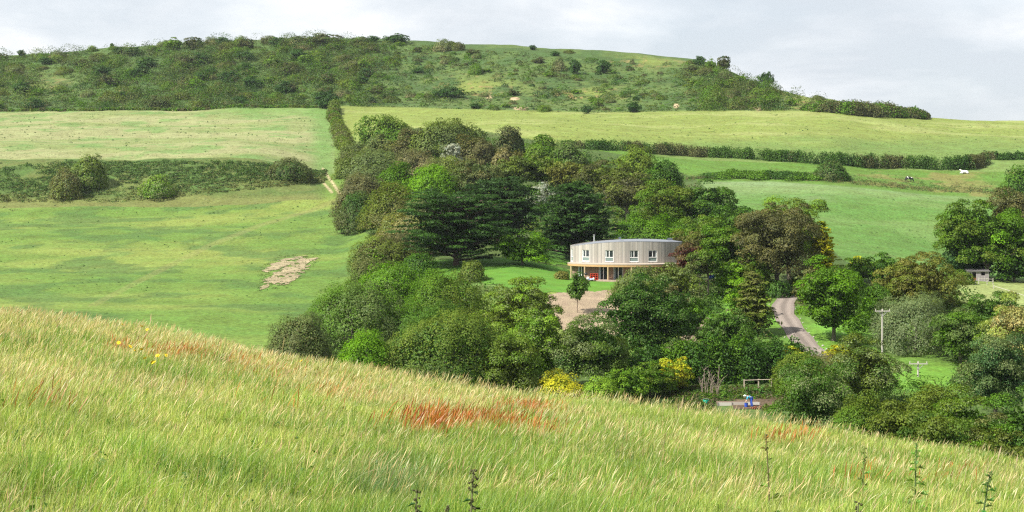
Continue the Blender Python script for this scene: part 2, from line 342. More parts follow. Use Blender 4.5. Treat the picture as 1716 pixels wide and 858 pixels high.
# rabbit scrapes and sandy patches on the down
for (a, b, rx, ry) in ((540 + 323, 165, 9, 3), (872, 182, 13, 4), (820, 163, 8, 2.5), (1272, 182, 12, 5), (1133, 178, 6, 5)): col = mix(col, (0.42, 0.31, 0.19), (YY > 560) * sstep(1.0, .6, np.hypot((PXV - a) / rx, (PYV - b) / ry) + (nC - .5) * .9))

nD_, nU_ = Z.shape
V = np.stack([XX, YY, Z], -1).reshape(-1, 3)
ii, jj = np.meshgrid(np.arange(nD_ - 1), np.arange(nU_ - 1), indexing='ij'); b0 = (ii * nU_ + jj).ravel()
F = np.stack([b0, b0 + 1, b0 + nU_ + 1, b0 + nU_], -1)
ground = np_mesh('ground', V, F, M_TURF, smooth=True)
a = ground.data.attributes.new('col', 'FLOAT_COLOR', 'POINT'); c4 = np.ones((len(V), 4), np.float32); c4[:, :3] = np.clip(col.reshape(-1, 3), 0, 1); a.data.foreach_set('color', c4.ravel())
tag(ground, 'rolling grass fields and open down across the valley', kind='structure')

def patch(name, poly, cell, base, var, lift, label, mat, dmin=100, cat=None, rag=0.8, seed=0, holes=0.0):
    """a sheet laid on the ground inside a ragged outline (photo points give its corners)"""
    ds = hit([p[0] for p in poly], [p[1] for p in poly], dmin); wp = [((p[0] - CX) / PX_F * d, d) for p, d in zip(poly, ds)]
    xs = [p[0] for p in wp]; ys = [p[1] for p in wp]
    gx = np.arange(min(xs) - cell, max(xs) + cell, cell); gy = np.arange(min(ys) - cell, max(ys) + cell, cell)
    X, Y = np.meshgrid(gx, gy, indexing='ij'); cxm, cym = X[:-1, :-1] + cell / 2, Y[:-1, :-1] + cell / 2
    ok = inpoly(cxm + (fbm(cxm / 2, cym / 2, 71 + seed) - .5) * rag * 2, cym + (fbm(cxm / 2, cym / 2, 87 + seed) - .5) * rag * 4, wp)
    if holes: ok &= fbm(cxm / 1.1, cym / 2.6, 133 + seed) > holes
    Zp = H(X, Y) + lift; n = X.shape[1]; i, j = np.nonzero(ok); b = i * n + j
    F = np.stack([b, b + n, b + n + 1, b + 1], -1); used, inv = np.unique(F, return_inverse=True); V = np.stack([X, Y, Zp], -1).reshape(-1, 3)[used]
    c = np.array(base)[None, :] * (1 + (fbm(cxm / 1.5, cym / 1.5, 5)[i, j, None] - .5) * var * 2)
    return tag(np_mesh(name, V, inv.reshape(F.shape), mat, c, smooth=True), label, cat, kind='structure')

M_SOIL = ground_mat('bare_soil', bump=0.6, s1=0.9, s2=5, var=0.22)
M_LAWN = ground_mat('mown_lawn', bump=0.15, s1=0.5, s2=4, var=0.12)
patch('lawn', [(690, 440), (760, 436), (840, 432), (880, 438), (950, 452), (965, 461), (1060, 463), (1062, 491), (900, 492), (850, 482), (800, 475), (700, 462)], 0.35, (0.085, 0.19, 0.024), .25, .05, 'smooth bright green lawn in front of the timber house', M_LAWN)
patch('lawn', [(905, 412), (945, 410), (958, 440), (930, 446), (900, 436)], 0.35, (0.068, 0.155, 0.024), .25, .06, 'patch of bright lawn beside the dark conifer', M_LAWN, seed=2)
patch('soil_bank', [(915, 497), (960, 490), (1045, 489), (1060, 530), (1035, 565), (960, 570), (935, 545), (925, 525)], 0.3, (0.295, 0.23, 0.155), .3, .09, 'bare pale brown soil slope below the lawn', M_SOIL, rag=.5)
patch('soil_bank', [(1150, 540), (1190, 535), (1200, 560), (1180, 600), (1090, 610), (1100, 590), (1140, 575)], 0.3, (0.23, 0.175, 0.125), .3, .09, 'reddish bare earth between the garden trees', M_SOIL, rag=.5, seed=4)
patch('soil_bank', [(1030, 378), (1052, 382), (1056, 402), (1030, 402)], 0.4, (0.23, 0.17, 0.10), .3, .09, 'bare brown earth slope behind the house', M_SOIL, dmin=240, seed=5)
patch('soil_patch', [(440, 452), (470, 436), (512, 428), (508, 438), (470, 450), (446, 458)], 0.22, (0.29, 0.24, 0.145), .4, .07, 'upper narrow sandy scar on the green slope', M_SOIL, seed=6, holes=.34, rag=1.5)
patch('soil_patch', [(438, 472), (468, 456), (500, 440), (530, 432), (522, 446), (500, 462), (486, 476), (464, 478)], 0.22, (0.31, 0.255, 0.155), .4, .07, 'large wedge shaped sandy scar on the green slope', M_SOIL, seed=7, holes=.34, rag=1.5)
patch('soil_patch', [(436, 481), (452, 476), (450, 484), (438, 487)], 0.22, (0.25, 0.21, 0.12), .5, .07, 'tiny sandy scar beneath the large wedge shaped one', M_SOIL, rag=.4, seed=8, holes=.40)
patch('vegetable_bed', [(1225, 672), (1262, 664), (1310, 668), (1300, 686), (1230, 686)], 0.2, (0.11, 0.08, 0.05), .3, .06, 'dug brown vegetable bed beside the rail fence', M_SOIL, rag=.3, seed=9)

# gravel drive with two worn wheel lines
def ribbon(name, pts, width, mat, colf, lift, n=60, m=12, dmin=100):
    P = []
    for px, py in pts: d = float(hit(px, py, dmin)[0]); P.append(((px - CX) / PX_F * d, d))
    P = np.array(P); t = np.linspace(0, len(P) - 1, n); X = pchip(np.arange(len(P)), P[:, 0], t); Y = pchip(np.arange(len(P)), P[:, 1], t)
    T = np.stack([np.gradient(X), np.gradient(Y)], -1); T /= np.linalg.norm(T, axis=1)[:, None]; Nn = np.stack([T[:, 1], -T[:, 0]], -1)
    s = np.linspace(-1, 1, m + 1); wid = width / 2 * (1 + .08 * np.sin(t * 5))
    VX = X[:, None] + Nn[:, 0:1] * s * wid[:, None]; VY = Y[:, None] + Nn[:, 1:2] * s * wid[:, None]; VZ = H(VX, VY) + lift
    i, j = np.meshgrid(np.arange(n - 1), np.arange(m), indexing='ij'); b = (i * (m + 1) + j).ravel(); F = np.stack([b, b + 1, b + m + 2, b + m + 1], -1)
    sc = ((s[:-1] + s[1:]) / 2)[j.ravel()]; xc = VX[:-1, :-1].ravel(); yc = VY[:-1, :-1].ravel()
    return np_mesh(name, np.stack([VX, VY, VZ], -1).reshape(-1, 3), F, mat, colf(sc, xc, yc), smooth=True), np.stack([X, Y], -1), Nn
M_GRAVEL = ground_mat('gravel', bump=0.4, s1=2, s2=9, var=0.2)
drive, DC, DN = ribbon('gravel_drive', [(1372, 600), (1352, 580), (1334, 558), (1318, 535), (1312, 518), (1320, 501), (1325, 490)], 2.9, M_GRAVEL,
    lambda s, x, y: np.array((0.205, 0.172, 0.148))[None, :] * (1 + .30 * np.exp(-((np.abs(s) - .5) / .2) ** 2) - .15 * (np.abs(s) < .18))[:, None], .07)
tag(drive, 'grey gravel drive curving down between the trees', kind='structure')

# ------------------------------------------------------------------ foliage
COLR = dict(olive=(0.118, 0.160, 0.032), green=(0.085, 0.165, 0.024), bright=(0.125, 0.245, 0.028), dark=(0.045, 0.098, 0.020), pine=(0.034, 0.068, 0.020), willow=(0.145, 0.185, 0.088),
            greygreen=(0.115, 0.155, 0.055), brown=(0.125, 0.122, 0.046), umber=(0.105, 0.112, 0.046), maroon=(0.11, 0.035, 0.028), tan=(0.22, 0.20, 0.085), gold=(0.38, 0.33, 0.12),
            yellow=(0.42, 0.40, 0.02), silver=(0.34, 0.37, 0.29), lime=(0.175, 0.28, 0.045), holly=(0.068, 0.132, 0.028), ochre=(0.150, 0.155, 0.042), bluegreen=(0.06, 0.12, 0.042))
for k_, v_ in COLR.items():
    if k_ not in ('silver', 'gold', 'yellow', 'maroon', 'tan'):
        lum = .25 * v_[0] + .65 * v_[1] + .1 * v_[2]; COLR[k_] = tuple(max(.008, lum + (c - lum) * 1.12) for c in v_)
PALE = np.array((0.20, 0.25, 0.095))

def unit(v): return v / np.maximum(np.linalg.norm(v, axis=-1, keepdims=True), 1e-9)
def rdir(rng, n): return unit(rng.normal(size=(n, 3)))

def leaf_quads(rng, P, Nv, s, aspect):
    n = len(P); t1 = unit(np.cross(Nv, rdir(rng, n))); t2 = np.cross(Nv, t1); s = s[:, None]
    fold = Nv * s * .14
    V = np.stack([P - t1 * s * .5 - fold, P + t2 * s * aspect * .5 + fold, P + t1 * s * .5 - fold, P - t2 * s * aspect * .5 + fold], 1).reshape(-1, 3)
    return V, np.arange(4 * n).reshape(-1, 4)

def leaf_colours(rng, n, base, base2, mixv, cl_i, cl_v, pale, cl_p, P=None):
    c = np.array(base)[None] * (1 - mixv[cl_i])[:, None] + np.array(base2)[None] * mixv[cl_i][:, None]
    c = c * cl_v[cl_i][:, None] * rng.uniform(.8, 1.2, n)[:, None]
    hue = rng.normal(0, .06, n); c = c * np.stack([1 + hue, np.ones(n), 1 - hue * .5], -1)
    pm = rng.random(n) < pale * cl_p[cl_i] * 2
    return np.where(pm[:, None], PALE * rng.uniform(.6, 1.15, n)[:, None], c)

def crown_cloud(rng, rx, ry, h, s, base, base2=None, pale=0.0, clump=.27, ncl=None, squash=.8, lumpy=.2, skirt=-.8, aspect=.62, dens=1.0, sweep=0.0, power=1.0, maxn=36000):
    """leaf clumps on the limbs of an uneven ellipsoid crown, centre at 0, half height h"""
    base2 = base2 or base
    area = 4 * math.pi * ((rx * ry) ** .8 / 2 + (rx * h) ** .8 / 2 + (ry * h) ** .8 / 2) / 1.5
    ncl = ncl or int(np.clip(3.4 / clump ** 2, 30, 170))
    d = rdir(rng, ncl * 3); d = d[d[:, 2] > skirt][:ncl]; ncl = len(d)
    k1, k2 = rdir(rng, 5), rng.uniform(.5, 1, 5)
    lob = 1 + lumpy * sum(k2[i] * np.sin(3.1 * (d @ k1[i]) + i * 2.1) for i in range(5)) / 2.2
    rr = lob * rng.uniform(.55, .95, ncl) ** .7
    if power > 1: rr = rr * (1 - .35 * np.abs(d[:, 2]) ** power)
    ext = np.array([rx, ry, h]); cc = d * rr[:, None] * ext
    rm = (rx * ry * h) ** (1 / 3) * .5 + min(rx, h) * .5
    rc = rm * clump * rng.uniform(.6, 1.35, ncl)
    nl = np.maximum(6, (dens * 8.5 * rc ** 2 / s ** 2).astype(int)); tot = nl.sum()
    if tot > maxn: nl = np.maximum(4, (nl * maxn / tot).astype(int))
    ci = np.repeat(np.arange(ncl), nl); n = len(ci); ld = rdir(rng, n)
    ld[:, 2] = np.where(ld[:, 2] < -.3, -ld[:, 2] * .8, ld[:, 2]); ld = unit(ld + .45 * unit(cc / ext)[ci])
    rad = rc[ci] * (1 + rng.normal(0, .13, n)); P = cc[ci] + ld * rad[:, None] * np.array([1, 1, squash])
    e = np.linalg.norm(P / ext, axis=1); keep = (e > .38) | (rng.random(n) < .4)
    P, ld, ci = P[keep], ld[keep], ci[keep]; n = len(P)
    Nv = unit(ld + rng.normal(0, .36, (n, 3)) + np.array([0, 0, .2]))
    V, F = leaf_quads(rng, P, Nv, s * rng.uniform(.6, 1.5, n), aspect)
    cl_v = rng.uniform(.78, 1.22, ncl); mv = np.clip(rng.normal(.4, .35, ncl), 0, 1) if base2 is not base else np.zeros(ncl); cp = rng.random(ncl) ** 1.5
    c = leaf_colours(rng, n, base, base2, mv, ci, cl_v, pale, cp)
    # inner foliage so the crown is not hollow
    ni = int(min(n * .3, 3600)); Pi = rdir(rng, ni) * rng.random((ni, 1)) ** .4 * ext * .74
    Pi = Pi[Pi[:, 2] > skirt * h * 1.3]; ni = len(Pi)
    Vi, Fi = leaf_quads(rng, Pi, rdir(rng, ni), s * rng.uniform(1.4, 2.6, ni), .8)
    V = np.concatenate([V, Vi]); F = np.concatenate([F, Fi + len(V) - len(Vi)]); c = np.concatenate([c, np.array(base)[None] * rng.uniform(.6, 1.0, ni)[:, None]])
    if sweep:                                               # sheared by the wind off the sea: pushed over towards +x as it rises
        t = np.clip((V[:, 2] + h) / (2 * h), 0, 1.2); V[:, 0] += sweep * rx * (t ** 1.5 - .4)
    return V, F, c, cc

def crown_dome(rng, rx, ry, h, s, base, base2=None, pale=0.0, lumpy=.16, dens=1.0, aspect=.5, sweep=0.0, clump=.13, flat=2.0, maxn=30000):
    """dense wind-clipped dome that comes down to the ground; z from 0 to h"""
    base2 = base2 or base
    ncl = int(np.clip(2.2 / clump ** 2, 60, 260)); d = rdir(rng, ncl * 3); d = d[d[:, 2] > -.05][:ncl]; ncl = len(d)
    k1, k2 = rdir(rng, 6), rng.uniform(.4, 1, 6)
    def surf(q):
        return 1 + lumpy * sum(k2[i] * np.sin(4.3 * (q @ k1[i]) + i * 1.7) for i in range(6)) / 2.4
    ext = np.array([rx, ry, h]); cc = d * surf(d)[:, None] * ext * rng.uniform(.84, .95, (ncl, 1))
    rm = (rx * ry * h) ** (1 / 3); rc = rm * clump * rng.uniform(.7, 1.5, ncl)
    nl = np.maximum(5, (dens * 5.6 * rc ** 2 / s ** 2).astype(int)); tot = nl.sum()
    if tot > maxn: nl = np.maximum(4, (nl * maxn / tot).astype(int))
    ci = np.repeat(np.arange(ncl), nl); n = len(ci); ld = unit(rdir(rng, n) + .8 * d[ci])
    P = cc[ci] + ld * (rc[ci] * (1 + rng.normal(0, .16, n)))[:, None]
    Nv = unit(.6 * ld + .6 * d[ci] + rng.normal(0, .28, (n, 3)) + np.array([0, 0, .15]))
    # continuous under-layer of the dome
    ns = int(min(20000, 9.0 * rx * h / s ** 2)); q = rdir(rng, ns * 2); q = q[q[:, 2] > -.02][:ns]; ns = len(q)
    Ps = q * surf(q)[:, None] * ext * rng.uniform(.80, .92, (ns, 1)); P = np.concatenate([P, Ps]); Nv = np.concatenate([Nv, unit(q + rng.normal(0, .35, (ns, 3)))])
    ci = np.concatenate([ci, rng.integers(0, ncl, ns)]); n = len(P)
    sz = s * rng.uniform(.6, 1.5, n); sz[-ns:] *= 1.5
    V, F = leaf_quads(rng, P, Nv, sz, aspect)
    cl_v = rng.uniform(.80, 1.22, ncl); g = np.clip(.5 + 1.0 * np.sin(3 * (d @ k1[0]) + 1) * .5, 0, 1) if base2 is not base else np.zeros(ncl)
    c = leaf_colours(rng, n, base, base2, g, ci, cl_v, pale, rng.random(ncl) ** 1.5)
    if sweep:
        t = np.clip(V[:, 2] / h, 0, 1.2); V[:, 0] += sweep * rx * (t ** 1.3 - .35)
    V[:, 2] = np.maximum(V[:, 2], -.6)
    return V, F, c, cc

def crown_pine(rng, r, z0, z1, s, base, base2=None, shape='round', nl=46, droop=0.0, pad=.2, maxn=26000):
    """limbs in tiers, each carrying flattened pads of needle tufts; returns also the limbs"""
    base2 = base2 or base; Vs, Fs, Cs, limbs = [], [], [], []; nv = 0
    for k in range(nl):
        t = (k + rng.random()) / nl; z = z0 + (z1 - z0) * t
        L_ = r * ((1 - t) ** .62 * .98 + .05 if shape == 'cone' else math.sqrt(max(.06, 1 - (2 * t - .75) ** 2 * .62))) * rng.uniform(.72, 1.06)
        a = k * 2.399 + rng.uniform(-.4, .4); dz = (L_ * (rng.uniform(.05, .45) if shape != 'cone' else rng.uniform(.10, .38)) - droop * L_)
        end = np.array([math.cos(a) * L_, math.sin(a) * L_, z + dz]); st = np.array([0, 0, z]); limbs.append((st, end))
        npad = 3 if L_ > r * .45 else 2
        for q in range(npad):
            f = (.42 + .58 * (q + .5) / npad) if npad > 1 else .8
            c0 = st * (1 - f) + end * f + rng.normal(0, .05 * r, 3) * np.array([1, 1, .5]) + np.array([0, 0, .12 * L_ * f * f])
            pr = r * pad * rng.uniform(.75, 1.3) * (1.15 - .35 * f)
            n = int(max(14, min(maxn / (nl * 3), 3.6 * pr * pr / (s * s * .5))))
            u = rdir(rng, n); u[:, 2] = np.abs(u[:, 2]) * .9 - .15
            P = c0 + u * pr * rng.uniform(.5, 1.08, (n, 1)) * np.array([1.1, 1.1, .42])
            Nv = unit(u * np.array([.6, .6, 1.4]) + rng.normal(0, .45, (n, 3)) + np.array([0, 0, .35])); V, F = leaf_quads(rng, P, Nv, s * rng.uniform(.9, 2.0, n), .34)
            g = rng.random() * .8; b = (np.array(base) * (1 - g) + np.array(base2) * g) * rng.uniform(.75, 1.25)
            Vs.append(V); Fs.append(F + nv); nv += len(V); Cs.append(b[None] * rng.uniform(.65, 1.35, (n, 1)))
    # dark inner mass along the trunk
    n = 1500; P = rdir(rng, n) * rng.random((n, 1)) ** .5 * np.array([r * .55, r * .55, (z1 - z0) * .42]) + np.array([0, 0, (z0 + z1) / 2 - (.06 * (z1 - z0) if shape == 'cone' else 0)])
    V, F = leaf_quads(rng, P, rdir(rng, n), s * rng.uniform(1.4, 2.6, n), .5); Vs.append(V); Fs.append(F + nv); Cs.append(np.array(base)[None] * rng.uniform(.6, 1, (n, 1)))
    return np.concatenate(Vs), np.concatenate(Fs), np.concatenate(Cs), limbs

def trunk_mesh(rng, H_, r0, targets, z_limb, colr, name, parent, n=7, lean=0.0, depth=1.2, wind=0.0):
    b = MB(); top = Vector((lean * H_, 0, H_)); pts = []; rs = []
    for k in range(6):
        t = k / 5; pts.append((lean * H_ * t + math.sin(t * 4 + H_) * .04 * H_ * .5, math.cos(t * 3) * .03 * H_ * .5, -depth + (H_ + depth) * t)); rs.append(r0 * (1.35 if k == 0 else 1 - .78 * t))
    b.tube(pts, rs, n, colr)
    for tx in targets:
        tx = Vector(tx); z = min(H_ * .9, max(z_limb * .8, tx.z * rng.uniform(.45, .75))); t = (z + depth) / (H_ + depth)
        st = Vector((lean * H_ * t, 0, z)); md = st.lerp(tx, .5) + Vector((rng.uniform(-.1, .1), rng.uniform(-.1, .1), .12)) * (tx - st).length
        r1 = r0 * .42 * (1 - t * .5); b.tube([st, md, tx], [r1, r1 * .6, r1 * .15], 5, colr, caps=False)
    return b.build(name, M_BARK, parent)

TREES = []
def fit(V, Rr, Ry, ztop, full=False):
    """stretch a crown so that its outline reaches the width and height asked for"""
    x0, x1 = np.percentile(V[:, 0], (1.2, 98.8)); y0, y1 = np.percentile(V[:, 1], (1.2, 98.8)); zt = np.percentile(V[:, 2], 99.3)
    V[:, 0] = (V[:, 0] - (x0 + x1) / 2) * 2 * Rr / (x1 - x0); V[:, 1] = (V[:, 1] - (y0 + y1) / 2) * 2 * Ry / (y1 - y0)
    V[:, 2] = np.minimum(V[:, 2] * ztop / zt, ztop * 1.05)
    if full:                                               # crowns that keep their breadth down to the ground
        t = np.clip(V[:, 2] / ztop, .02, 1); prof = np.sqrt(np.clip(1 - (2 * t - 1) ** 2, .02, 1)); want = np.where(t < .5, np.maximum(prof, .86 + .14 * t * 2), prof)
        k = np.clip(want / prof, 1, 2.2); V[:, 0] *= k; V[:, 1] *= k
    return V
def tree(kind, px, top, wpx, base, col, label, cat='tree', name=None, col2=None, pale=0.0, D=None, trunk=0.18, s=None, squat=1.0, group=None, **kw):
    """px, top, wpx: where the photo shows the crown; base: photo row where it meets the ground (gives the distance), or D given"""
    if D is None: D = float(hit(px, base, 120 if base < 600 else 100)[0])
    loc = spot(px, D); rng = np.random.default_rng(int(px * 7 + top * 13)); Rr = wpx / 2 * D / PX_F * (1.12 if D > 235 else 1.05)
    ztop = (HY - top) / PX_F * D - loc.z                    # height above its own ground
    s = s or float(np.clip((1.6 if D > 235 else 1.65) * D / 1551, .14, .5)); b, b2 = COLR[col], COLR[col2] if col2 else None
    bark = {'pine': (.10, .065, .05), 'cone': (.09, .06, .045)}.get(kind, (.14, .12, .09))
    nm = name or {'cloud': 'broadleaf_tree', 'dome': 'windswept_tree', 'pine': 'pine_tree', 'cone': 'cypress_tree', 'shrub': 'shrub'}[kind]
    root = empty(nm, loc); tag(root, label, cat, group)
    if kind == 'cloud' and D > 235 and trunk <= .1 and not name:
        kw.pop('dens', None); V, F, c, cc = crown_dome(rng, Rr, Rr * squat, ztop, s, b, b2, pale, lumpy=.24, clump=.17, aspect=.62); V = fit(V, Rr, Rr * squat, ztop)
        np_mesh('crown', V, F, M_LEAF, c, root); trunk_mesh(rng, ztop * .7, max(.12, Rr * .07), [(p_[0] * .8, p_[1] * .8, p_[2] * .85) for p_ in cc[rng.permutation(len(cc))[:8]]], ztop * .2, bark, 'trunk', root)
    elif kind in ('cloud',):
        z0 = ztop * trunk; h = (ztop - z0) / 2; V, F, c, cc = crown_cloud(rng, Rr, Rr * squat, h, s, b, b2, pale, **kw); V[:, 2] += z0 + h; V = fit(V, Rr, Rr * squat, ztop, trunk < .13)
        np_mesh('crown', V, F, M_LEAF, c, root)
        pick = cc[rng.permutation(len(cc))[:9]]; trunk_mesh(rng, z0 + h * 1.2, max(.12, Rr * .075), [(p[0] * .8, p[1] * .8, p[2] * .8 + z0 + h) for p in pick], z0, bark, 'trunk', root)
    elif kind in ('dome', 'shrub'):
        V, F, c, cc = crown_dome(rng, Rr, Rr * squat, ztop, s, b, b2, pale, **kw); V = fit(V, Rr, Rr * squat, ztop)
        np_mesh('crown', V, F, M_LEAF, c, root)
        pick = cc[rng.permutation(len(cc))[:8]]; trunk_mesh(rng, ztop * .6, max(.07, Rr * .05), [(p[0] * .8, p[1] * .8, p[2] * .85) for p in pick], ztop * .1, bark, 'trunk', root, depth=.7)
    else:
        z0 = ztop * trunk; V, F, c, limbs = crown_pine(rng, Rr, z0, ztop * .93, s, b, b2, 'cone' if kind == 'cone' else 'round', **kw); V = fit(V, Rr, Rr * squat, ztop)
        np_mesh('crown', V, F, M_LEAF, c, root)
        trunk_mesh(rng, ztop * .9, max(.15, Rr * .06), [], z0, bark, 'trunk', root)
        bb = MB()
        for st, en in limbs[::1]: bb.tube([st, (Vector(st) + Vector(en)) / 2 - Vector((0, 0, .1)), en], [Rr * .022, Rr * .015, Rr * .004], 4, bark, caps=False)
        bb.build('limbs', M_BARK, root)
    TREES.append((nm, px, D, ztop, Rr)); return root

T = tree
# --- the wood that climbs the slope behind the house, far edge first
T('cloud', 655, 194, 96, 248, 'olive', 'rounded olive tree at the upper corner of the wood by the hedge line', trunk=.05, col2='green', squat=.8, clump=.2)
T('cloud', 750, 200, 112, 258, 'greygreen', 'broad grey green tree on the top edge of the wood', trunk=.05, col2='olive', squat=.8, clump=.2)
T('cloud', 688, 216, 52, 262, 'brown', 'small dark brown tree between the two big trees topping the wood', trunk=.05, col2='umber')
T('cloud', 798, 226, 66, 276, 'umber', 'dark maroon brown tree on the top edge of the wood', trunk=.05, col2='brown')
T('cloud', 853, 212, 56, 262, 'dark', 'dark green pointed tree at the top middle of the wood', trunk=.05, col2='umber', clump=.2)
T('cloud', 905, 226, 66, 275, 'green', 'mid green tree right where the long hedge leaves the wood', trunk=.05, col2='olive')
T('cloud', 955, 240, 66, 290, 'green', 'dull green tree under the start of the long hedge', trunk=.05, col2='greygreen')
T('dome', 600, 238, 66, 276, 'umber', 'low brown bushes where the wood meets the hedge of the track', cat='bush', name='hawthorn_bush', col2='greygreen')
T('dome', 640, 226, 60, 262, 'ochre', 'tan olive bush below the rounded olive tree', cat='bush', name='hawthorn_bush', col2='greygreen')
T('dome', 624, 251, 112, 300, 'greygreen', 'long grey green windswept dome at the edge of the wood', col2='olive', sweep=.1, squat=.8)
T('dome', 700, 250, 74, 300, 'umber', 'grey brown windswept tree beside the long grey green dome', col2='tan')
T('cloud', 850, 250, 52, 300, 'brown', 'brownish tree with pale bare branches near the top of the wood', col2='tan', trunk=.08)
T('cloud', 757, 241, 30, 300, 'silver', 'slim silver leaved tree standing among brown ones', trunk=.2, clump=.3)
T('dome', 752, 262, 84, 322, 'umber', 'grey brown domed tree with bare stems in the upper wood', col2='olive')
T('cloud', 915, 262, 72, 325, 'olive', 'yellowish olive tree in the upper wood', col2='green')
T('cloud', 863, 262, 60, 325, 'olive', 'plain olive tree below the branchy brown one', col2='greygreen')
T('cloud', 668, 272, 66, 334, 'green', 'leafy dark green tree between brown and bright green domes', col2='bright', trunk=.05)
T('cloud', 950, 272, 62, 335, 'ochre', 'golden olive tree above the dark cypress', col2='olive')
T('cloud', 800, 268, 76, 345, 'greygreen', 'grey olive tree with thin bare stems in the middle of the wood', col2='brown')
T('dome', 727, 277, 80, 352, 'bright', 'bright green domed tree, the freshest crown in the wood', col2='green', lumpy=.1)
T('cloud', 1072, 246, 80, 318, 'lime', 'pale yellow green tree sticking up where the wood meets the long hedge', col2='olive', trunk=.06)
T('dome', 606, 291, 84, 360, 'brown', 'rusty brown windswept dome at the wood edge', col2='umber', sweep=.12)
T('cloud', 1012, 268, 88, 345, 'olive', 'broad dull olive tree above the house roof line', col2='umber')
T('cloud', 1112, 268, 88, 342, 'green', 'dark green tree next to the pale yellow green one', col2='dark', trunk=.06)
T('cloud', 1050, 290, 96, 372, 'umber', 'wide brownish tree in the wood behind the house', col2='olive')
T('cloud', 905, 305, 40, 372, 'silver', 'dead looking white leaved tree in front of the dark pines', trunk=.25, clump=.32, dens=.55)
T('dome', 656, 306, 96, 382, 'olive', 'olive tree with a fan of pale bare branches', col2='brown', sweep=.08)
T('dome', 604, 322, 76, 386, 'umber', 'dark brown windswept bush at the outer foot of the wood', cat='bush', name='hawthorn_bush', col2='dark')
T('cloud', 868, 318, 92, 402, 'dark', 'dark green tree behind the pines', col2='green')
T('dome', 708, 327, 74, 400, 'tan', 'pale tan windswept tree beside the big pine', col2='greygreen', sweep=.1)
T('cloud', 1118, 302, 94, 398, 'olive', 'olive green tree high behind the house', col2='green')
T('cloud', 1182, 302, 92, 400, 'dark', 'glossy dark green tree where the wood meets the open field', col2='green', pale=.1)
T('pine', 835, 300, 112, 412, 'pine', 'very dark pine with upright dense crown behind the spreading one', trunk=.12, s=.42)
T('cone', 968, 308, 128, 438, 'pine', 'big dark cypress with layered fans beside the house', col2='dark', trunk=.04, s=.36, nl=72, pad=.15, squat=1)
T('dome', 668, 358, 66, 418, 'ochre', 'ochre bush with cream flower heads at the wood edge', cat='bush', name='elder_bush', col2='olive', pale=.15)
T('dome', 660, 385, 92, 440, 'umber', 'long tan brown windswept bush above the lawn corner', cat='bush', name='hawthorn_bush', col2='tan', sweep=.14)
T('pine', 766, 322, 154, 446, 'pine', 'large spreading dark pine on the lawn with a thick trunk', col2='dark', trunk=.07, s=.30, nl=96, pad=.15)
T('cloud', 876, 386, 76, 444, 'green', 'leafy green bush between lawn and the dark cypress', cat='bush', name='laurel_bush', col2='bright', trunk=.02)
T('cloud', 1228, 345, 70, 420, 'green', 'mid green tree in the gap behind the purple brown one', col2='dark')
T('cloud', 1100, 356, 116, 420, 'green', 'fresh green low tree just behind the flat roof', col2='bright', trunk=.04)
T('cloud', 1180, 362, 84, 440, 'green', 'green tree behind the far end of the house', col2='olive')
T('dome', 628, 415, 62, 474, 'umber', 'brown green thicket bush with white flowers by the lawn edge', cat='bush', name='elder_bush', col2='bright', pale=.12)
T('dome', 792, 437, 46, 472, 'olive', 'small round bush alone on the lawn below the pine', cat='bush', name='laurel_bush', col2='greygreen')
T('dome', 941, 454, 24, 468, 'ochre', 'tiny ochre bush on the lawn beside the veranda', cat='bush', name='garden_shrub')
T('dome', 640, 396, 100, 456, 'umber', 'long olive brown windswept bush sloping down the wood edge', cat='bush', name='hawthorn_bush', col2='olive', sweep=.16)
T('dome', 690, 362, 76, 430, 'olive', 'windswept olive dome between the tan tree and the big pine', col2='tan', sweep=.12)
T('dome', 616, 436, 76, 500, 'green', 'green and brown bush at the lowest tip of the wood edge', cat='bush', name='elder_bush', col2='umber', sweep=.1)
T('dome', 702, 424, 56, 462, 'green', 'small dark green shrub on the shaded corner of the lawn', cat='bush', name='laurel_bush', col2='dark')
# --- around the house and drive
T('cloud', 1322, 333, 106, 470, 'lime', 'pale green tree crown rising behind the purple brown tree', col2='olive')
T('cloud', 1302, 343, 136, 490, 'umber', 'huge purple brown tree standing over the top of the drive', col2='brown', trunk=.12, clump=.2, lumpy=.15)
T('cone', 1378, 372, 46, 470, 'yellow', 'bright yellow conifer beside the purple brown tree', name='golden_conifer', col2='lime', trunk=.02, nl=50, s=.3, pad=.2)
T('cloud', 1150, 388, 78, 458, 'brown', 'bronze brown tree against the end of the house', col2='olive', trunk=.2)
T('cloud', 1212, 378, 84, 478, 'green', 'tall mid green tree between the house and the purple brown tree', col2='olive', trunk=.2)
T('cloud', 1158, 408, 58, 462, 'maroon', 'small deep red leaved tree beside the house', col2='brown', trunk=.3, D=228)
T('cloud', 1255, 425, 72, 492, 'olive', 'olive tree under the purple brown one', col2='green', trunk=.05)
T('dome', 1068, 446, 84, 490, 'greygreen', 'grey green willowy shrub hiding the veranda corner', cat='bush', name='willow_shrub', col2='olive', D=219)
T('cloud', 1126, 442, 92, 520, 'olive', 'pale blossomed tree in front of the house end', col2='greygreen', pale=.35, trunk=.05)
T('cloud', 1222, 440, 44, 498, 'bright', 'bright lime leaved small tree beside the tall bare trunks', col2='lime', trunk=.1)
T('cloud', 1250, 466, 66, 530, 'bright', 'light green bushy tree above the pointed olive one', col2='lime', trunk=.05)
T('cone', 1262, 458, 58, 562, 'olive', 'slim pointed olive tree beside the drive', name='young_tree', col2='brown', trunk=.06, nl=60, pad=.26, s=.3)
T('cloud', 1085, 462, 148, 612, 'dark', 'massive dark sycamore below the house', col2='holly', trunk=.06, pale=.06, clump=.19)
T('cloud', 1118, 476, 62, 585, 'umber', 'purple tinged tree leaning out of the massive dark sycamore', col2='brown', trunk=.3, D=196)
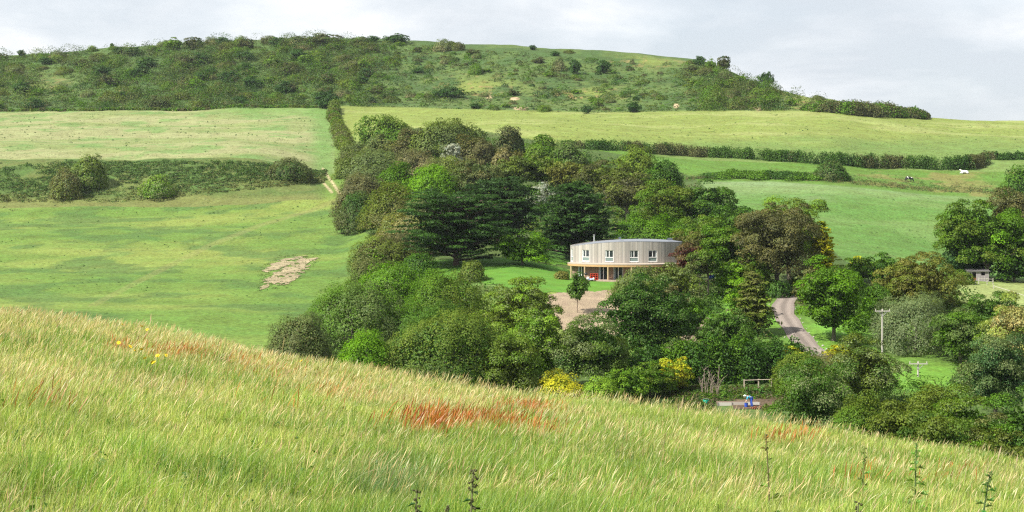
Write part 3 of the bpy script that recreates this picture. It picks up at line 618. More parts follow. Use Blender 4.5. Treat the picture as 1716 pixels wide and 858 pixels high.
T('cloud', 1160, 500, 60, 560, 'green', 'leafy green bush by the pale bare trunks', cat='bush', name='laurel_bush', col2='holly', trunk=.02)
T('cloud', 1216, 520, 92, 592, 'holly', 'dense dark green round tree above the vegetable garden', col2='green', trunk=.04, pale=.08)
T('cloud', 1440, 432, 58, 480, 'green', 'green shrubby tree by the field corner', col2='olive')
T('cone', 1437, 430, 30, 468, 'yellow', 'little yellow conifer poking up at the field corner', name='golden_conifer', col2='lime', trunk=.02, nl=30, s=.3, pad=.24)
T('cloud', 1480, 424, 66, 490, 'green', 'green tree filling between the olive round trees', col2='dark')
T('cloud', 1396, 432, 106, 572, 'green', 'rounded fresh green tree standing on the grass by the drive', col2='bright', trunk=.03, clump=.22)
T('cloud', 1356, 450, 46, 530, 'brown', 'thin brownish tree at the drive bend', col2='greygreen', trunk=.1)
T('cloud', 1540, 424, 136, 530, 'ochre', 'large round bronze olive tree above the telegraph poles', col2='olive', trunk=.04, clump=.19, lumpy=.12)
T('cloud', 1466, 476, 56, 548, 'green', 'dark green bush against the big bronze olive tree', cat='bush', name='laurel_bush', col2='holly', trunk=.03)
T('cloud', 1712, 278, 66, 340, 'dark', 'dark green tree at the edge of the cow pasture', col2='green', trunk=.05)
T('cloud', 1622, 336, 102, 466, 'green', 'airy pale barked ash tree behind the field shelter', col2='olive', trunk=.14, clump=.2, dens=.85)
T('cloud', 1704, 316, 84, 440, 'brown', 'reddish brown topped tree above the shelter', col2='umber', trunk=.2)
T('cloud', 1690, 352, 98, 470, 'green', 'tall leafy green tree overhanging the shelter fence', col2='bright', trunk=.12)
T('cloud', 1625, 415, 90, 464, 'bluegreen', 'low dark foliage mass close behind the field shelter', col2='dark', trunk=.02, D=250, cat='bush', name='laurel_bush')
T('cloud', 1700, 425, 70, 474, 'dark', 'dark shaded bush beside the post and rail fence', col2='green', trunk=.02, cat='bush', name='laurel_bush', D=246)
T('dome', 1346, 455, 50, 508, 'green', 'dark green shrub closing the top of the drive', cat='bush', name='laurel_bush', col2='olive', D=222)
T('dome', 1306, 470, 44, 512, 'holly', 'dark evergreen shrub under the purple brown tree', cat='bush', name='laurel_bush', col2='dark', D=220)
T('dome', 1606, 452, 46, 476, 'olive', 'low olive bush beside the field shelter', cat='bush', name='laurel_bush', col2='green', D=238)
T('cloud', 1655, 400, 96, 470, 'green', 'leafy bough hung tree spreading just over the shelter roof', col2='olive', trunk=.30, D=246)
# --- valley bottom
T('dome', 1535, 492, 138, 590, 'greygreen', 'wide silvery willow with drooping fine leaves', name='willow_tree', col2='willow', aspect=.35)
T('cloud', 1655, 490, 90, 590, 'holly', 'dark green tree below the shelter pasture', col2='green', trunk=.04, pale=.12)
T('cloud', 1700, 492, 104, 640, 'gold', 'golden cream flowering tree above the mottled blue green one', col2='lime', trunk=.06, pale=.2)
T('cloud', 1610, 520, 86, 610, 'green', 'mid green tree behind the lower telegraph pole', col2='greygreen', trunk=.04)
T('cloud', 1668, 560, 116, 690, 'bluegreen', 'mottled blue green tree below the golden one', col2='greygreen', trunk=.04, D=148, pale=.2)
T('cloud', 1455, 562, 112, 660, 'olive', 'broad mottled tree before the upper telegraph pole', col2='holly', trunk=.06, pale=.35, D=152)
T('dome', 1382, 590, 60, 630, 'tan', 'tangle of pale dead brushwood between the shrubs', cat='bush', name='brushwood_heap', col2='umber', aspect=.2, D=170)
T('dome', 1340, 590, 86, 652, 'green', 'fresh green shrub above the end of the rail fence', cat='bush', name='hazel_bush', col2='olive', D=160)
T('cone', 1326, 580, 40, 622, 'yellow', 'yellow shrub tip over the dark hedge', name='golden_conifer', col2='lime', cat='bush', trunk=.0, nl=26, s=.26, pad=.3, D=168)
T('cone', 1408, 578, 40, 622, 'yellow', 'yellow green shrub below the drive', name='golden_conifer', col2='green', cat='bush', trunk=.0, nl=26, s=.26, pad=.3, D=176)
T('cloud', 1366, 606, 128, 730, 'holly', 'mottled glossy shrub beside the gardener', cat='bush', name='holly_bush', col2='green', trunk=.02, pale=.4, D=132)
T('dome', 1440, 662, 118, 735, 'green', 'olive brown shrub on the meadow boundary, closest to the gardener', cat='bush', name='hedge_shrub', col2='olive', D=118)
T('cloud', 1530, 650, 128, 760, 'olive', 'bronze tipped shrub in the boundary row below the lower pole', cat='bush', name='hedge_shrub', col2='olive', trunk=.0, D=116)
T('cloud', 1615, 650, 140, 780, 'green', 'big leafy green shrub in the boundary row', cat='bush', name='hedge_shrub', col2='olive', trunk=.0, D=112, pale=.08)
T('cloud', 1705, 655, 130, 800, 'holly', 'dark leafy shrub at the low end of the boundary row', cat='bush', name='hedge_shrub', col2='bright', trunk=.0, D=108, pale=.08)
T('cloud', 1575, 690, 120, 800, 'olive', 'dull green shrub low in front in the boundary row', cat='bush', name='hedge_shrub', col2='holly', trunk=.0, D=98)
T('cloud', 1670, 700, 110, 800, 'olive', 'small leaved shrub low at the meadow edge', cat='bush', name='hedge_shrub', col2='umber', trunk=.0, D=96)
# --- long dark conifer hedge above the garden, yellow tips in it
T('cloud', 1290, 574, 124, 650, 'dark', 'dark conifer hedge tree above the rail fence', name='conifer', col2='green', trunk=.1, clump=.2, aspect=.35, D=172)
T('cloud', 1205, 580, 124, 650, 'dark', 'dark spreading conifer over the bare dead stems', name='conifer', col2='green', trunk=.2, clump=.2, aspect=.35, D=170)
T('cloud', 1128, 600, 62, 662, 'yellow', 'bright yellow conifer in the middle of the hedge', name='golden_conifer', col2='lime', trunk=.02, clump=.22, D=163)
T('cloud', 1090, 606, 84, 668, 'green', 'green conifer beside the bright yellow one', name='conifer', col2='olive', trunk=.04, clump=.2, D=160)
T('cloud', 1048, 618, 70, 676, 'green', 'feathery green conifer at the meadow crest', name='conifer', col2='lime', trunk=.02, clump=.2, D=156)
T('dome', 1010, 632, 92, 700, 'lime', 'low yellow green bramble bush at the meadow crest', cat='bush', name='bramble_bush', col2='olive', D=146)
T('dome', 938, 624, 96, 690, 'yellow', 'mustard yellow bush at the meadow crest', cat='bush', name='golden_shrub', col2='lime', D=148)
# --- the belt of trees just beyond the meadow
T('dome', 500, 527, 124, 600, 'umber', 'dull grey brown dome at the outer tip of the valley trees', name='hawthorn_bush', cat='bush', col2='greygreen', sweep=.08, lumpy=.08, D=160)
T('dome', 590, 474, 166, 595, 'greygreen', 'big smooth grey green windswept dome in the valley', col2='green', lumpy=.12, sweep=.06, D=178)
T('dome', 655, 442, 112, 530, 'green', 'bright green bushes under the lawn corner', name='elder_bush', cat='bush', col2='bright', lumpy=.25, pale=.05)
T('dome', 745, 453, 136, 540, 'green', 'leafy dark green tree below the lawn', col2='olive', lumpy=.25)
T('dome', 700, 505, 140, 590, 'green', 'dense green shrubbery in front of the lawn slope', col2='holly', cat='bush', name='elder_bush', lumpy=.2)
T('dome', 612, 556, 110, 640, 'green', 'fresh green shrub peeping above the seeding grass', cat='bush', name='elder_bush', col2='bright', D=150, lumpy=.22)
T('cloud', 868, 467, 132, 640, 'olive', 'tall light olive tree beside the bare soil slope', col2='lime', trunk=.05, pale=.12, clump=.22, D=186)
T('dome', 745, 521, 232, 680, 'holly', 'very broad dark olive tree low in the valley', col2='olive', lumpy=.16, sweep=.12, D=152, squat=.7, clump=.1)
T('cloud', 905, 520, 88, 660, 'lime', 'light green upright tree touching the whitish mottled one', col2='green', trunk=.05, pale=.2, D=165)
T('cloud', 850, 560, 100, 690, 'olive', 'olive tree standing right behind the red docks', col2='green', trunk=.02, D=150, pale=.1)
T('cloud', 990, 530, 116, 660, 'holly', 'whitish mottled tree in front of the bare soil slope', col2='olive', trunk=.05, pale=.5, D=164)

# ------------------------------------------------------------------ open down: scrub, bushes, skyline trees
rngH = np.random.default_rng(11)
def skyline(px): return np.interp(px, [0, 100, 200, 280, 400, 560, 700, 850, 1000, 1150, 1290, 1380, 1480], [95, 87, 79, 74, 68, 66, 70, 78, 87, 97, 146, 166, 189])
def hillfoot(px): return np.interp(px, [0, 280, 560, 700, 860, 1000, 1200, 1300, 1360, 1400], [188, 185, 178, 181, 186, 189, 186, 186, 186, 178])
def scrub_cover(px, py):
    """how thickly the down is covered, 0..1"""
    d = np.interp(px, [0, 150, 250, 330, 600, 660, 760, 1150, 1200, 1290, 1330, 1400], [.72, .55, .68, 1, 1, .62, .32, .28, .62, .55, .15, .05])
    d = d * (1 - .85 * np.exp(-((px - 95) / 45) ** 2 - ((py - 142) / 26) ** 2)) * (1 - .9 * np.exp(-((px - 795) / 80) ** 2 - ((py - 143) / 14) ** 2)) * (1 - .6 * np.exp(-((px - 940) / 120) ** 2 - ((py - 100) / 12) ** 2))
    return d * (1 - .7 * np.exp(-((px - 1085) / 55) ** 2 - ((py - 106) / 13) ** 2)) * (1 - .8 * np.exp(-((px - 1345) / 40) ** 2 - ((py - 172) / 12) ** 2))

def mounds(name, X, Y, r, hgt, colr, leaf, label, nleaf=26, mat=M_LEAF, kind='stuff', cat=None, seed=1, aspect=.6, nj=.33, cj=.2):
    """a mass of low leafy mounds as one object"""
    rng = np.random.default_rng(seed); n = len(X); Z0 = H(X, Y); ci = np.repeat(np.arange(n), nleaf); m = len(ci)
    d = rdir(rng, m); d[:, 2] = np.abs(d[:, 2]); rr = rng.uniform(.78, 1.06, (m, 1))
    P = np.stack([X[ci], Y[ci], Z0[ci] - .1], -1) + d * rr * np.stack([r[ci], r[ci], hgt[ci]], -1)
    Nv = unit(d + rng.normal(0, nj, (m, 3)) + np.array([0, 0, .1])); V, F = leaf_quads(rng, P, Nv, leaf[ci] * rng.uniform(.6, 1.4, m), aspect)
    c = colr[ci] * rng.uniform(1 - cj, 1 + cj, (m, 1)); o = np_mesh(name, V, F, mat, c); return tag(o, label, cat, kind=kind)
PALS = np.array([COLR['green'], COLR['olive'], COLR['greygreen'], COLR['umber'], COLR['dark'], COLR['bluegreen'], COLR['brown'], (.11, .15, .04)])

def scrub(n, r0, r1, h0, h1, nleaf, leaf, name, label, seed, thr, val):
    px = rngH.uniform(-60, 1400, n); t = rngH.random(n); mg = np.interp(px, [0, 110, 150, 300, 340, 640, 700, 1000, 1160, 1200], [1, 2, 8, 8, 1, 1, 6, 12, 12, 1]); py = skyline(px) + mg + (hillfoot(px) - skyline(px) - mg) * t
    keep = rngH.random(n) < scrub_cover(px, py) * (thr + 1.0 * sstep(.35, .6, fbm(px / 28, py / 11, 77))); px, py = px[keep], py[keep]
    D = hit(px, py, 585, 860); X = (px - CX) / PX_F * D; n = len(X); dense = (px < 640) | (px > 1170)
    r = rngH.uniform(r0, r1, n) * np.where(dense, 1, .6); hh = r * rngH.uniform(h0, h1, n) * np.where(dense, 1, .7)
    cl = PALS[rngH.choice(8, n, p=[.34, .18, .14, .10, .10, .08, .02, .04])] * rngH.uniform(.75, 1.25, (n, 1)) * val * (.50 + .72 * fbm(px / 22, py / 9, 121))[:, None]
    mounds(name, X, D, r, hh, cl, np.full(n, leaf) * .85, label, nleaf=int(nleaf * 1.2), seed=seed, nj=.42, cj=.14)
scrub(19000, .8, 1.9, .25, .6, 12, .55, 'low_scrub', 'low bracken and bramble covering the down between the bushes', 5, .95, .95)
scrub(3000, 2.0, 5.4, .85, 1.35, 95, .58, 'hillside_scrub', 'dense mixed thorn and gorse scrub clothing the down', 6, .30, 1.0)

# individual bushes and small trees one can tell apart on the down: a few kinds, copied
BUSHES = []
def bush_kind(name, base, base2, seed, tall=.8, pale=0.0, kind='dome'):
    rng = np.random.default_rng(seed); root = empty(name, (0, 0, -3000))
    if kind == 'dome': V, F, c, cc = crown_dome(rng, 1, 1, tall, .10, base, base2, pale, lumpy=.3, clump=.22, maxn=4000)
    else: V, F, c, cc = crown_cloud(rng, 1, 1, tall / 2, .11, base, base2, pale, clump=.32, ncl=30, maxn=4000); V[:, 2] += tall * .55; 
    V = fit(V, 1, 1, tall); np_mesh('crown', V, F, M_LEAF, c, root)
    trunk_mesh(rng, tall * .6, .07, [(.3, .1, tall * .6), (-.3, 0, tall * .6)], tall * .2, (.13, .11, .08), 'trunk', root, n=5, depth=.3)
    return root
KINDS = [('thorn_bush', COLR['green'], COLR['olive'], .8, 0, 'dome', 'rounded green thorn bush on the scrubby down'), ('thorn_bush', COLR['umber'], COLR['olive'], .75, 0, 'dome', 'brownish thorn bush on the scrubby down'),
         ('thorn_bush', COLR['greygreen'], COLR['tan'], .85, 0, 'dome', 'grey green leafless looking bush on the scrubby down'), ('small_tree', COLR['dark'], COLR['bluegreen'], 1.15, 0, 'cloud', 'small dark green tree on the scrubby down'),
         ('small_tree', COLR['bright'], COLR['olive'], 1.1, .15, 'cloud', 'small fresh green tree on the scrubby down'), ('small_tree', COLR['umber'], COLR['dark'], 1.05, 0, 'cloud', 'small purple brown tree on the scrubby down')]
protos = [bush_kind(k[0], k[1], k[2], 300 + i, k[3], k[4], k[5]) for i, k in enumerate(KINDS)]; used = [False] * len(protos)
def copy_tree(o, parent=None):
    c = o.copy(); C.objects.link(c); c.parent = parent
    for ch in [x for x in ORIG[o.name]]:
        d = ch.copy(); C.objects.link(d); d.parent = c
    return c
ORIG = {p.name: list(p.children) for p in protos}
def place(k, px, D, r, label=None, group=None, hs=1.0, name=None, cat=None):
    o = protos[k] if not used[k] else copy_tree(protos[k]); used[k] = True
    p = spot(px, D); o.location = (p.x, p.y, p.z - .15 * r); o.scale = (r, r * .9, r * hs); o.rotation_euler = (0, 0, (px * 1.7) % 6.28)
    tag(o, label or KINDS[k][6], cat or ('tree' if k > 2 else 'bush'), group); return o
for k in range(6):                      # a member of each kind, then copies over the down
    pass
rb = random.Random(5); cnt = 0
while cnt < 205:
    px = rb.uniform(-10, 1330); sk, ft = float(skyline(px)), float(hillfoot(px)); py = sk + 2 + (ft - sk - 3) * rb.random()
    if rb.random() > float(scrub_cover(px, py)): continue
    D_ = float(hit(px, py, 585, 860)[0]); k = rb.choices(range(6), [26, 20, 14, 16, 12, 12])[0]
    where = 'on the thickly wooded end of the down' if px < 620 else ('on the open middle of the down' if px < 1160 else 'on the falling shoulder of the down')
    lab = KINDS[k][6].replace('on the scrubby down', where); r_ = rb.uniform(2.8, 5.6) * (1.0 if px < 620 or px > 1160 else .62)
    place(k, px, D_, r_, lab, lab.replace('bush', 'bushes').replace('small ', 'small ').replace('tree ', 'trees '), rb.uniform(.8, 1.15)); cnt += 1
# named ones on the skyline and lower down
for (k, px, py, w, hp, lab) in [
    (3, 36, 96, 14, 12, 'dark little tree breaking the skyline where the down begins to drop'), (0, 156, 86, 24, 10, 'low round green bush on the bare skyline'), (3, 188, 80, 9, 7, 'tiny dark bush alone on the skyline beside the round one'),
    (5, 236, 76, 13, 9, 'tiny wind bent thorn tree alone on the skyline'), (5, 545, 74, 60, 20, 'wide purple brown tree clump on the highest skyline'), (3, 466, 76, 30, 14, 'dark bushy tree on the wooded skyline'),
    (0, 404, 78, 30, 18, 'pale green tree on the wooded skyline'), (5, 505, 76, 36, 16, 'brown tree beside the highest clump on the skyline'), (3, 625, 70, 22, 10, 'dark flat topped bush on the skyline, first of a pair'), (3, 663, 70, 46, 15, 'wide dark bush standing up on the skyline, second of a pair'),
    (2, 740, 84, 40, 20, 'grey green bush at the end of the wooded skyline'), (1, 765, 84, 26, 14, 'brownish bush after the last grey green one on the skyline'), (3, 893, 84, 14, 8, 'small dark bush on the smooth skyline'),
    (3, 964, 126, 22, 26, 'lone dark round tree in the middle of the open down'), (2, 938, 118, 26, 22, 'grey thorn tree beside the lone dark round one'), (3, 1012, 122, 26, 22, 'dark forked tree on the open down'), (0, 797, 124, 28, 18, 'round green bush above the yellow slope'),
    (3, 752, 164, 50, 20, 'dark green bush island above the field edge'), (3, 1063, 188, 28, 18, 'dark bush at the top edge of the smooth field'), (3, 983, 192, 20, 14, 'dark round bush standing in the field edge'), (3, 797, 182, 22, 9, 'small dark bush beside the sandy scrape'),
    (5, 860, 160, 22, 10, 'rusty low bush above the sandy scrape'), (0, 1195, 172, 44, 30, 'large green bush low on the falling shoulder'), (3, 1172, 110, 24, 16, 'dark tree on the shoulder skyline'), (4, 1190, 118, 22, 20, 'light green tree on the shoulder skyline'),
    (5, 1212, 118, 26, 24, 'dark purple tree on the shoulder skyline'), (5, 1255, 134, 30, 20, 'brown tree lower on the shoulder skyline'), (3, 1284, 146, 26, 26, 'dark green tree at the last step of the shoulder skyline'), (2, 1262, 152, 26, 16, 'grey green tree under the last step of the shoulder'),
    (0, 1312, 150, 22, 8, 'low straggling bush past the last step of the shoulder'), (0, 1346, 160, 26, 9, 'low green bush on the thin end of the skyline'), (1, 1372, 167, 26, 8, 'low brown bush at the thin end of the skyline'), (2, 1060, 108, 10, 8, 'tiny grey bush on the yellow top'),
    (3, 40, 158, 42, 22, 'smooth dark green bush mound low on the down by the bare strip'), (3, 545, 182, 34, 20, 'dark bush at the head of the track hedge')]:
    D_ = float(hit(px, py, 585, 800)[0]); r_ = w / 2 * D_ / PX_F; tall = KINDS[k][3]; place(k, px, D_, r_, lab, None, (hp * D_ / PX_F + .4) / (tall * r_))

# the bramble and blackthorn island at the end of the down, and other hedges: long bodies of leaf clumps
def hedge(name, pts, hgt, wid, cols, label, leaf=.42, dmin=150, seed=1, dens=1.0, cat='hedge', dlist=None, wob=.25, maxn=60000):
    rng = np.random.default_rng(seed); P = []
    for i, (px, py) in enumerate(pts): d = dlist[i] if dlist else float(hit(px, py, dmin)[0]); P.append(((px - CX) / PX_F * d, d))
    P = np.array(P); seg = np.concatenate([[0], np.cumsum(np.hypot(*np.diff(P, axis=0).T))]); Lh = seg[-1]
    hp = np.array(hgt, float) if hasattr(hgt, '__len__') else np.full(len(P), hgt); wp_ = np.array(wid, float) if hasattr(wid, '__len__') else np.full(len(P), wid)
    nm = int(Lh / .34) + 4; t = np.sort(rng.uniform(0, Lh, nm)); X = np.interp(t, seg, P[:, 0]); Y = np.interp(t, seg, P[:, 1]); hh = np.interp(t, seg, hp); ww = np.interp(t, seg, wp_)
    X += rng.normal(0, .25, nm) * ww * .5; Y += rng.normal(0, .35, nm) * ww * .6
    k = 1 + (fbm(t / 6, t * 0, seed) - .5) * 2 * wob + rng.normal(0, wob * .35, nm); r = np.maximum(.35, ww * rng.uniform(.32, .6, nm)); hh = hh * k
    nleaf = int(np.clip(dens * 12 * np.mean(r) * np.mean(hh) / leaf ** 2, 12, maxn / nm)); base_h = H(X, Y) - H(X[0], Y[0]) * 0
    ci = np.repeat(np.arange(nm), nleaf); m = len(ci); d = rdir(rng, m); d[:, 2] = np.abs(d[:, 2]) * 1.0
    pos = np.stack([X[ci], Y[ci], base_h[ci] - .1], -1) + d * rng.uniform(.7, 1.06, (m, 1)) * np.stack([r[ci], r[ci], hh[ci]], -1)
    o0 = np.array([P[:, 0].mean(), P[:, 1].mean(), 0.]); o0[2] = float(H(o0[0], o0[1])); V, F = leaf_quads(rng, pos - o0, unit(d + rng.normal(0, .5, (m, 3))), leaf * rng.uniform(.6, 1.5, m), .6)
    cc = np.array([COLR[c] for c in cols]); pick = cc[np.clip((fbm(t / 5, t * 0 + 3, seed + 5) * 1.5 * len(cc) - .25 * len(cc)).astype(int), 0, len(cc) - 1)] * rng.uniform(.8, 1.2, (nm, 1))
    return tag(np_mesh(name, V, F, M_LEAF, pick[ci] * rng.uniform(.75, 1.3, (m, 1)), loc=tuple(o0)), label, cat)
hedge('thicket', [(1352, 184), (1385, 188), (1430, 192), (1480, 195), (1530, 197), (1556, 198)], [2.2, 4.6, 5.2, 4.8, 4.0, 1.8], [4, 8, 9, 9, 8, 3], ['dark', 'umber', 'green', 'umber'], 'long dark blackthorn thicket at the end of the down against the sky', leaf=.6, dmin=540, seed=3)
hedge('hedge', [(945, 246), (1000, 250), (1060, 254), (1130, 258), (1200, 263), (1280, 268), (1350, 273), (1420, 278), (1490, 281), (1560, 284), (1620, 284), (1650, 276)], [2.2, 2.8, 3.2, 3.1, 3.1, 3.3, 3.3, 3.4, 3.6, 3.7, 4.0, 3.4], 3.6, ['dark', 'holly', 'dark', 'umber'], 'long dark field hedge crossing behind the cows', leaf=.34, wob=.12, dmin=400, seed=4)
hedge('hedge', [(1650, 266), (1690, 268), (1740, 269)], 2.4, 2.6, ['umber', 'dark'], 'short stretch of brown hedge beyond the hedge corner', leaf=.42, dmin=420, seed=14)
hedge('bramble_bank', [(1195, 296), (1240, 297), (1300, 298), (1370, 300)], [.8, 1.6, 1.7, 1.0], 6.0, ['green', 'dark', 'greygreen'], 'dark green bramble bank on the edge of the cow pasture', leaf=.38, dmin=360, seed=5, cat='bush')
hedge('track_hedge', [(600, 300), (590, 282), (585, 262), (580, 246), (572, 228), (565, 212), (558, 198), (560, 184)], [2.6, 2.4, 2.2, 2, 2, 2.2, 3.2, 4], [4, 4, 4, 5, 5, 4, 4, 4], ['green', 'olive', 'umber', 'olive', 'greygreen'], 'mixed brown and green hedge climbing beside the field track', leaf=.4, dmin=330, seed=6)
hedge('hedge', [(-40, 187), (60, 186), (160, 186), (260, 185), (360, 183), (450, 181), (548, 179)], 1.1, 1.6, ['umber', 'green', 'olive'], 'thin low hedge between the pale field and the wooded down', leaf=.45, dmin=560, seed=7)
T('dome', 148, 259, 56, 314, 'olive', 'cream flowered elder tree on the bracken bank, upper of the two', cat='tree', name='elder_tree', col2='green', pale=.3, D=405)
T('dome', 112, 280, 46, 320, 'olive', 'cream flowered elder bush below the upper elder tree', cat='bush', name='elder_bush', col2='brown', pale=.35, D=398)
T('dome', 262, 293, 56, 324, 'green', 'pale flowering elder bush in the middle of the bracken bank', cat='bush', name='elder_bush', col2='lime', pale=.35, D=398)
T('dome', 485, 264, 70, 310, 'dark', 'dark thorn bush crowning the end of the bracken bank', cat='bush', name='thorn_bush', col2='umber', D=414)
T('dome', 1392, 270, 54, 300, 'umber', 'dark round thorn bush at the end of the bramble bank', cat='bush', name='thorn_bush', col2='dark')
# bracken on the bank
n = 4600; px = rngH.uniform(-60, 545, n); py = rngH.uniform(272, 326, n); lowe = np.interp(px, [0, 200, 350, 420, 545], [342, 340, 326, 318, 306]); py = np.interp(px, [0, 400, 545], [270, 268, 284]) + 3; py = py + (lowe - py) * rngH.random(n)
D = hit(px, py, 330, 440); X = (px - CX) / PX_F * D; t = (py - 272) / (lowe - 272)
cl = np.where((rngH.random(n) < .12 + .62 * sstep(.5, .95, t))[:, None], np.array([[.12, .14, .04]]), np.array([[.058, .112, .024]])) * rngH.uniform(.7, 1.35, (n, 1))
keep = ((t < .72) | (rngH.random(n) < .55)) & (fbm(px / 45, py / 9, 171) > np.interp(px, [0, 160, 300, 500], [.42, .36, .28, .24])); mounds('bracken', X[keep], D[keep], rngH.uniform(.5, 1.4, n)[keep], (rngH.uniform(.15, .55, n) + .5 * (fbm(px / 30, py / 12, 8) > .6))[keep], cl[keep], np.full(n, .36)[keep], 'dark bracken and rough herbage on the steep bank', nleaf=20, seed=6)
# rough rushes in the cow pasture
n = 1500; px = rngH.uniform(1150, 1720, n); lo = np.interp(px, [1150, 1290, 1400, 1480, 1560, 1640, 1716], [302, 301, 308, 316, 323, 326, 328]); py = lo - 1 - np.abs(rngH.normal(0, 8, n)) * np.interp(px, [1150, 1400, 1720], [.25, 1, .9])
D = hit(px, py, 340, 430); X = (px - CX) / PX_F * D; cl = np.where((rngH.random(n) < .5)[:, None], np.array([[.15, .14, .055]]), np.array([[.06, .11, .03]])) * rngH.uniform(.7, 1.3, (n, 1))
mounds('rushes', X, D, rngH.uniform(.3, .8, n), rngH.uniform(.25, .75, n), cl, np.full(n, .34), 'brown and green rush tussocks along the lower edge of the cow pasture', nleaf=16, seed=8, aspect=.25)
# thistle and dock clumps scattered over the fields
n = 1500; px = rngH.uniform(0, 620, n); py = rngH.uniform(196, 560, n); k = fbm(px / 60, py / 22, 99)
keep = (rngH.random(n) < .16 + 1.1 * sstep(.55, .72, k)) & ~((py > 262) & (py < 345)) & ((px < 560) | (py > 330)); px, py = px[keep], py[keep]
p2 = rngH.uniform(600, 1716, 260); q2 = rngH.uniform(194, 425, 260); ok2 = ((q2 < 236) | (q2 > 330)) & (inpoly(p2, q2, [(560, 190), (1716, 212), (1716, 262), (1300, 255), (1000, 236), (900, 215), (700, 196)]) | inpoly(p2, q2, [(1250, 325), (1640, 335), (1570, 420), (1420, 425), (1370, 340)]))
px = np.concatenate([px, p2[ok2]]); py = np.concatenate([py, q2[ok2]]); D = hit(px, py, 165, 640); X = (px - CX) / PX_F * D; n = len(X)
cl = np.array([[.038, .085, .024]]) * rngH.uniform(.7, 1.5, (n, 1)); mounds('thistle_clumps', X, D, rngH.uniform(.15, .42, n) * np.clip(D / 380, .6, 1.5), rngH.uniform(.15, .42, n) * np.clip(D / 380, .6, 1.4), cl, .22 * np.clip(D / 380, .6, 1.6), 'dark thistle and dock clumps dotted over the grazed fields', nleaf=14, seed=9)

hedge('conifer_hedge', [(1085, 650), (1130, 652), (1180, 650), (1230, 648), (1280, 646), (1335, 644)], [3.4, 3.8, 4.3, 4.6, 4.5, 3.6], 3.6, ['dark', 'green', 'dark'], 'long dark conifer hedge behind the gardener and the rail fence', leaf=.26, seed=31, dlist=[168] * 6, dens=1.2)
# tussocks that break up the grazed turf
n = 16000; px = rngH.uniform(-20, 1740, n); py = rngH.uniform(190, 575, n)
ok = inpoly(px, py, [(-20, 190), (550, 184), (556, 262), (-20, 266)]) | inpoly(px, py, [(-20, 345), (350, 332), (560, 305), (600, 395), (640, 405), (600, 470), (430, 575), (-20, 530)]) | inpoly(px, py, [(590, 186), (1380, 190), (1740, 208), (1740, 264), (1640, 262), (1300, 262), (950, 240), (760, 200)]) | inpoly(px, py, [(1210, 305), (1640, 333), (1570, 420), (1400, 425), (1250, 345)])
px, py = px[ok], py[ok]; D = hit(px, py, 165, 640); X = (px - CX) / PX_F * D; n = len(X); pick = rngH.choice(4, n, p=[.35, .3, .2, .15])
cl = np.array([(.09, .165, .035), (.15, .20, .06), (.21, .22, .10), (.06, .12, .03)])[pick] * rngH.uniform(.8, 1.2, (n, 1)); k_ = np.clip(D / 350, .6, 1.7)
mounds('field_tussocks', X, D, rngH.uniform(.3, .9, n) * k_, rngH.uniform(.05, .17, n) * k_, cl, .26 * k_, 'low uneven tussocks of grass over the grazed fields', nleaf=7, seed=19, aspect=.4)
n = 1500; px = rngH.uniform(1120, 1345, n); py = rngH.uniform(650, 692, n); D = hit(px, py, 140, 200); X = (px - CX) / PX_F * D
k = ~((px > 1235) & (px < 1300) & (py > 672) & (py < 683)) & ~((px > 1195) & (px < 1280) & (py > 675)); X, D, px = X[k], D[k], px[k]; n = len(X); cl = np.array([COLR['green'], COLR['olive'], COLR['dark'], (.13, .11, .06)])[rngH.choice(4, n)] * rngH.uniform(.6, 1.1, (n, 1))
mounds('garden_herbage', X, D, rngH.uniform(.2, .55, n), rngH.uniform(.2, .6, n), cl, np.full(n, .17), 'rough garden plants and weeds round the vegetable bed', nleaf=20, seed=22)
n = 700; px = rngH.uniform(432, 538, n); py = rngH.uniform(424, 492, n); k = inpoly(px, py, [(430, 490), (430, 450), (470, 430), (535, 424), (538, 436), (500, 470), (480, 484)]); px, py = px[k], py[k]; D = hit(px, py, 165, 400); X = (px - CX) / PX_F * D; n = len(X)
mounds('scar_tussocks', X, D, rngH.uniform(.2, .6, n), rngH.uniform(.16, .38, n), np.array([(.10, .16, .035), (.17, .19, .07), (.06, .12, .03)])[rngH.choice(3, n)] * 1.0, np.full(n, .2), 'grass tufts growing in from the edges of the sandy scars', nleaf=12, seed=23, aspect=.4)
# understorey that closes the wood and the valley bottom
n = 9000; px = rngH.uniform(560, 1720, n); py = rngH.uniform(225, 690, n)
inw = inpoly(px, py, [(585, 262), (650, 225), (760, 222), (880, 240), (1000, 262), (1150, 300), (1230, 352), (1260, 400), (1300, 440), (1290, 500), (1230, 520), (1150, 520), (1150, 440), (1140, 408), (960, 402), (900, 428), (840, 425), (780, 405), (700, 410), (690, 440), (640, 470), (600, 474), (628, 420), (640, 400), (592, 386), (575, 368), (578, 320)])
inv = inpoly(px, py, [(1180, 520), (1280, 545), (1300, 580), (1180, 640), (1100, 660), (1010, 650), (1040, 600)]) | inpoly(px, py, [(1420, 470), (1480, 440), (1600, 470), (1640, 510), (1716, 520), (1716, 690), (1620, 690), (1600, 600), (1500, 590), (1470, 590)]) | inpoly(px, py, [(1330, 590), (1480, 600), (1500, 640), (1716, 650), (1716, 700), (1420, 700), (1320, 655)])
inv |= inpoly(px, py, [(560, 490), (690, 465), (830, 480), (900, 520), (930, 600), (930, 690), (560, 690)])
k = inw | inv; px, py, inw = px[k], py[k], inw[k]; D = hit(px, py, 130, 450); X = (px - CX) / PX_F * D; n = len(px)
hid = np.interp(D, [140, 230, 400], [.9, 1.3, 2.0]); r = rngH.uniform(.6, 1.3, n) * hid
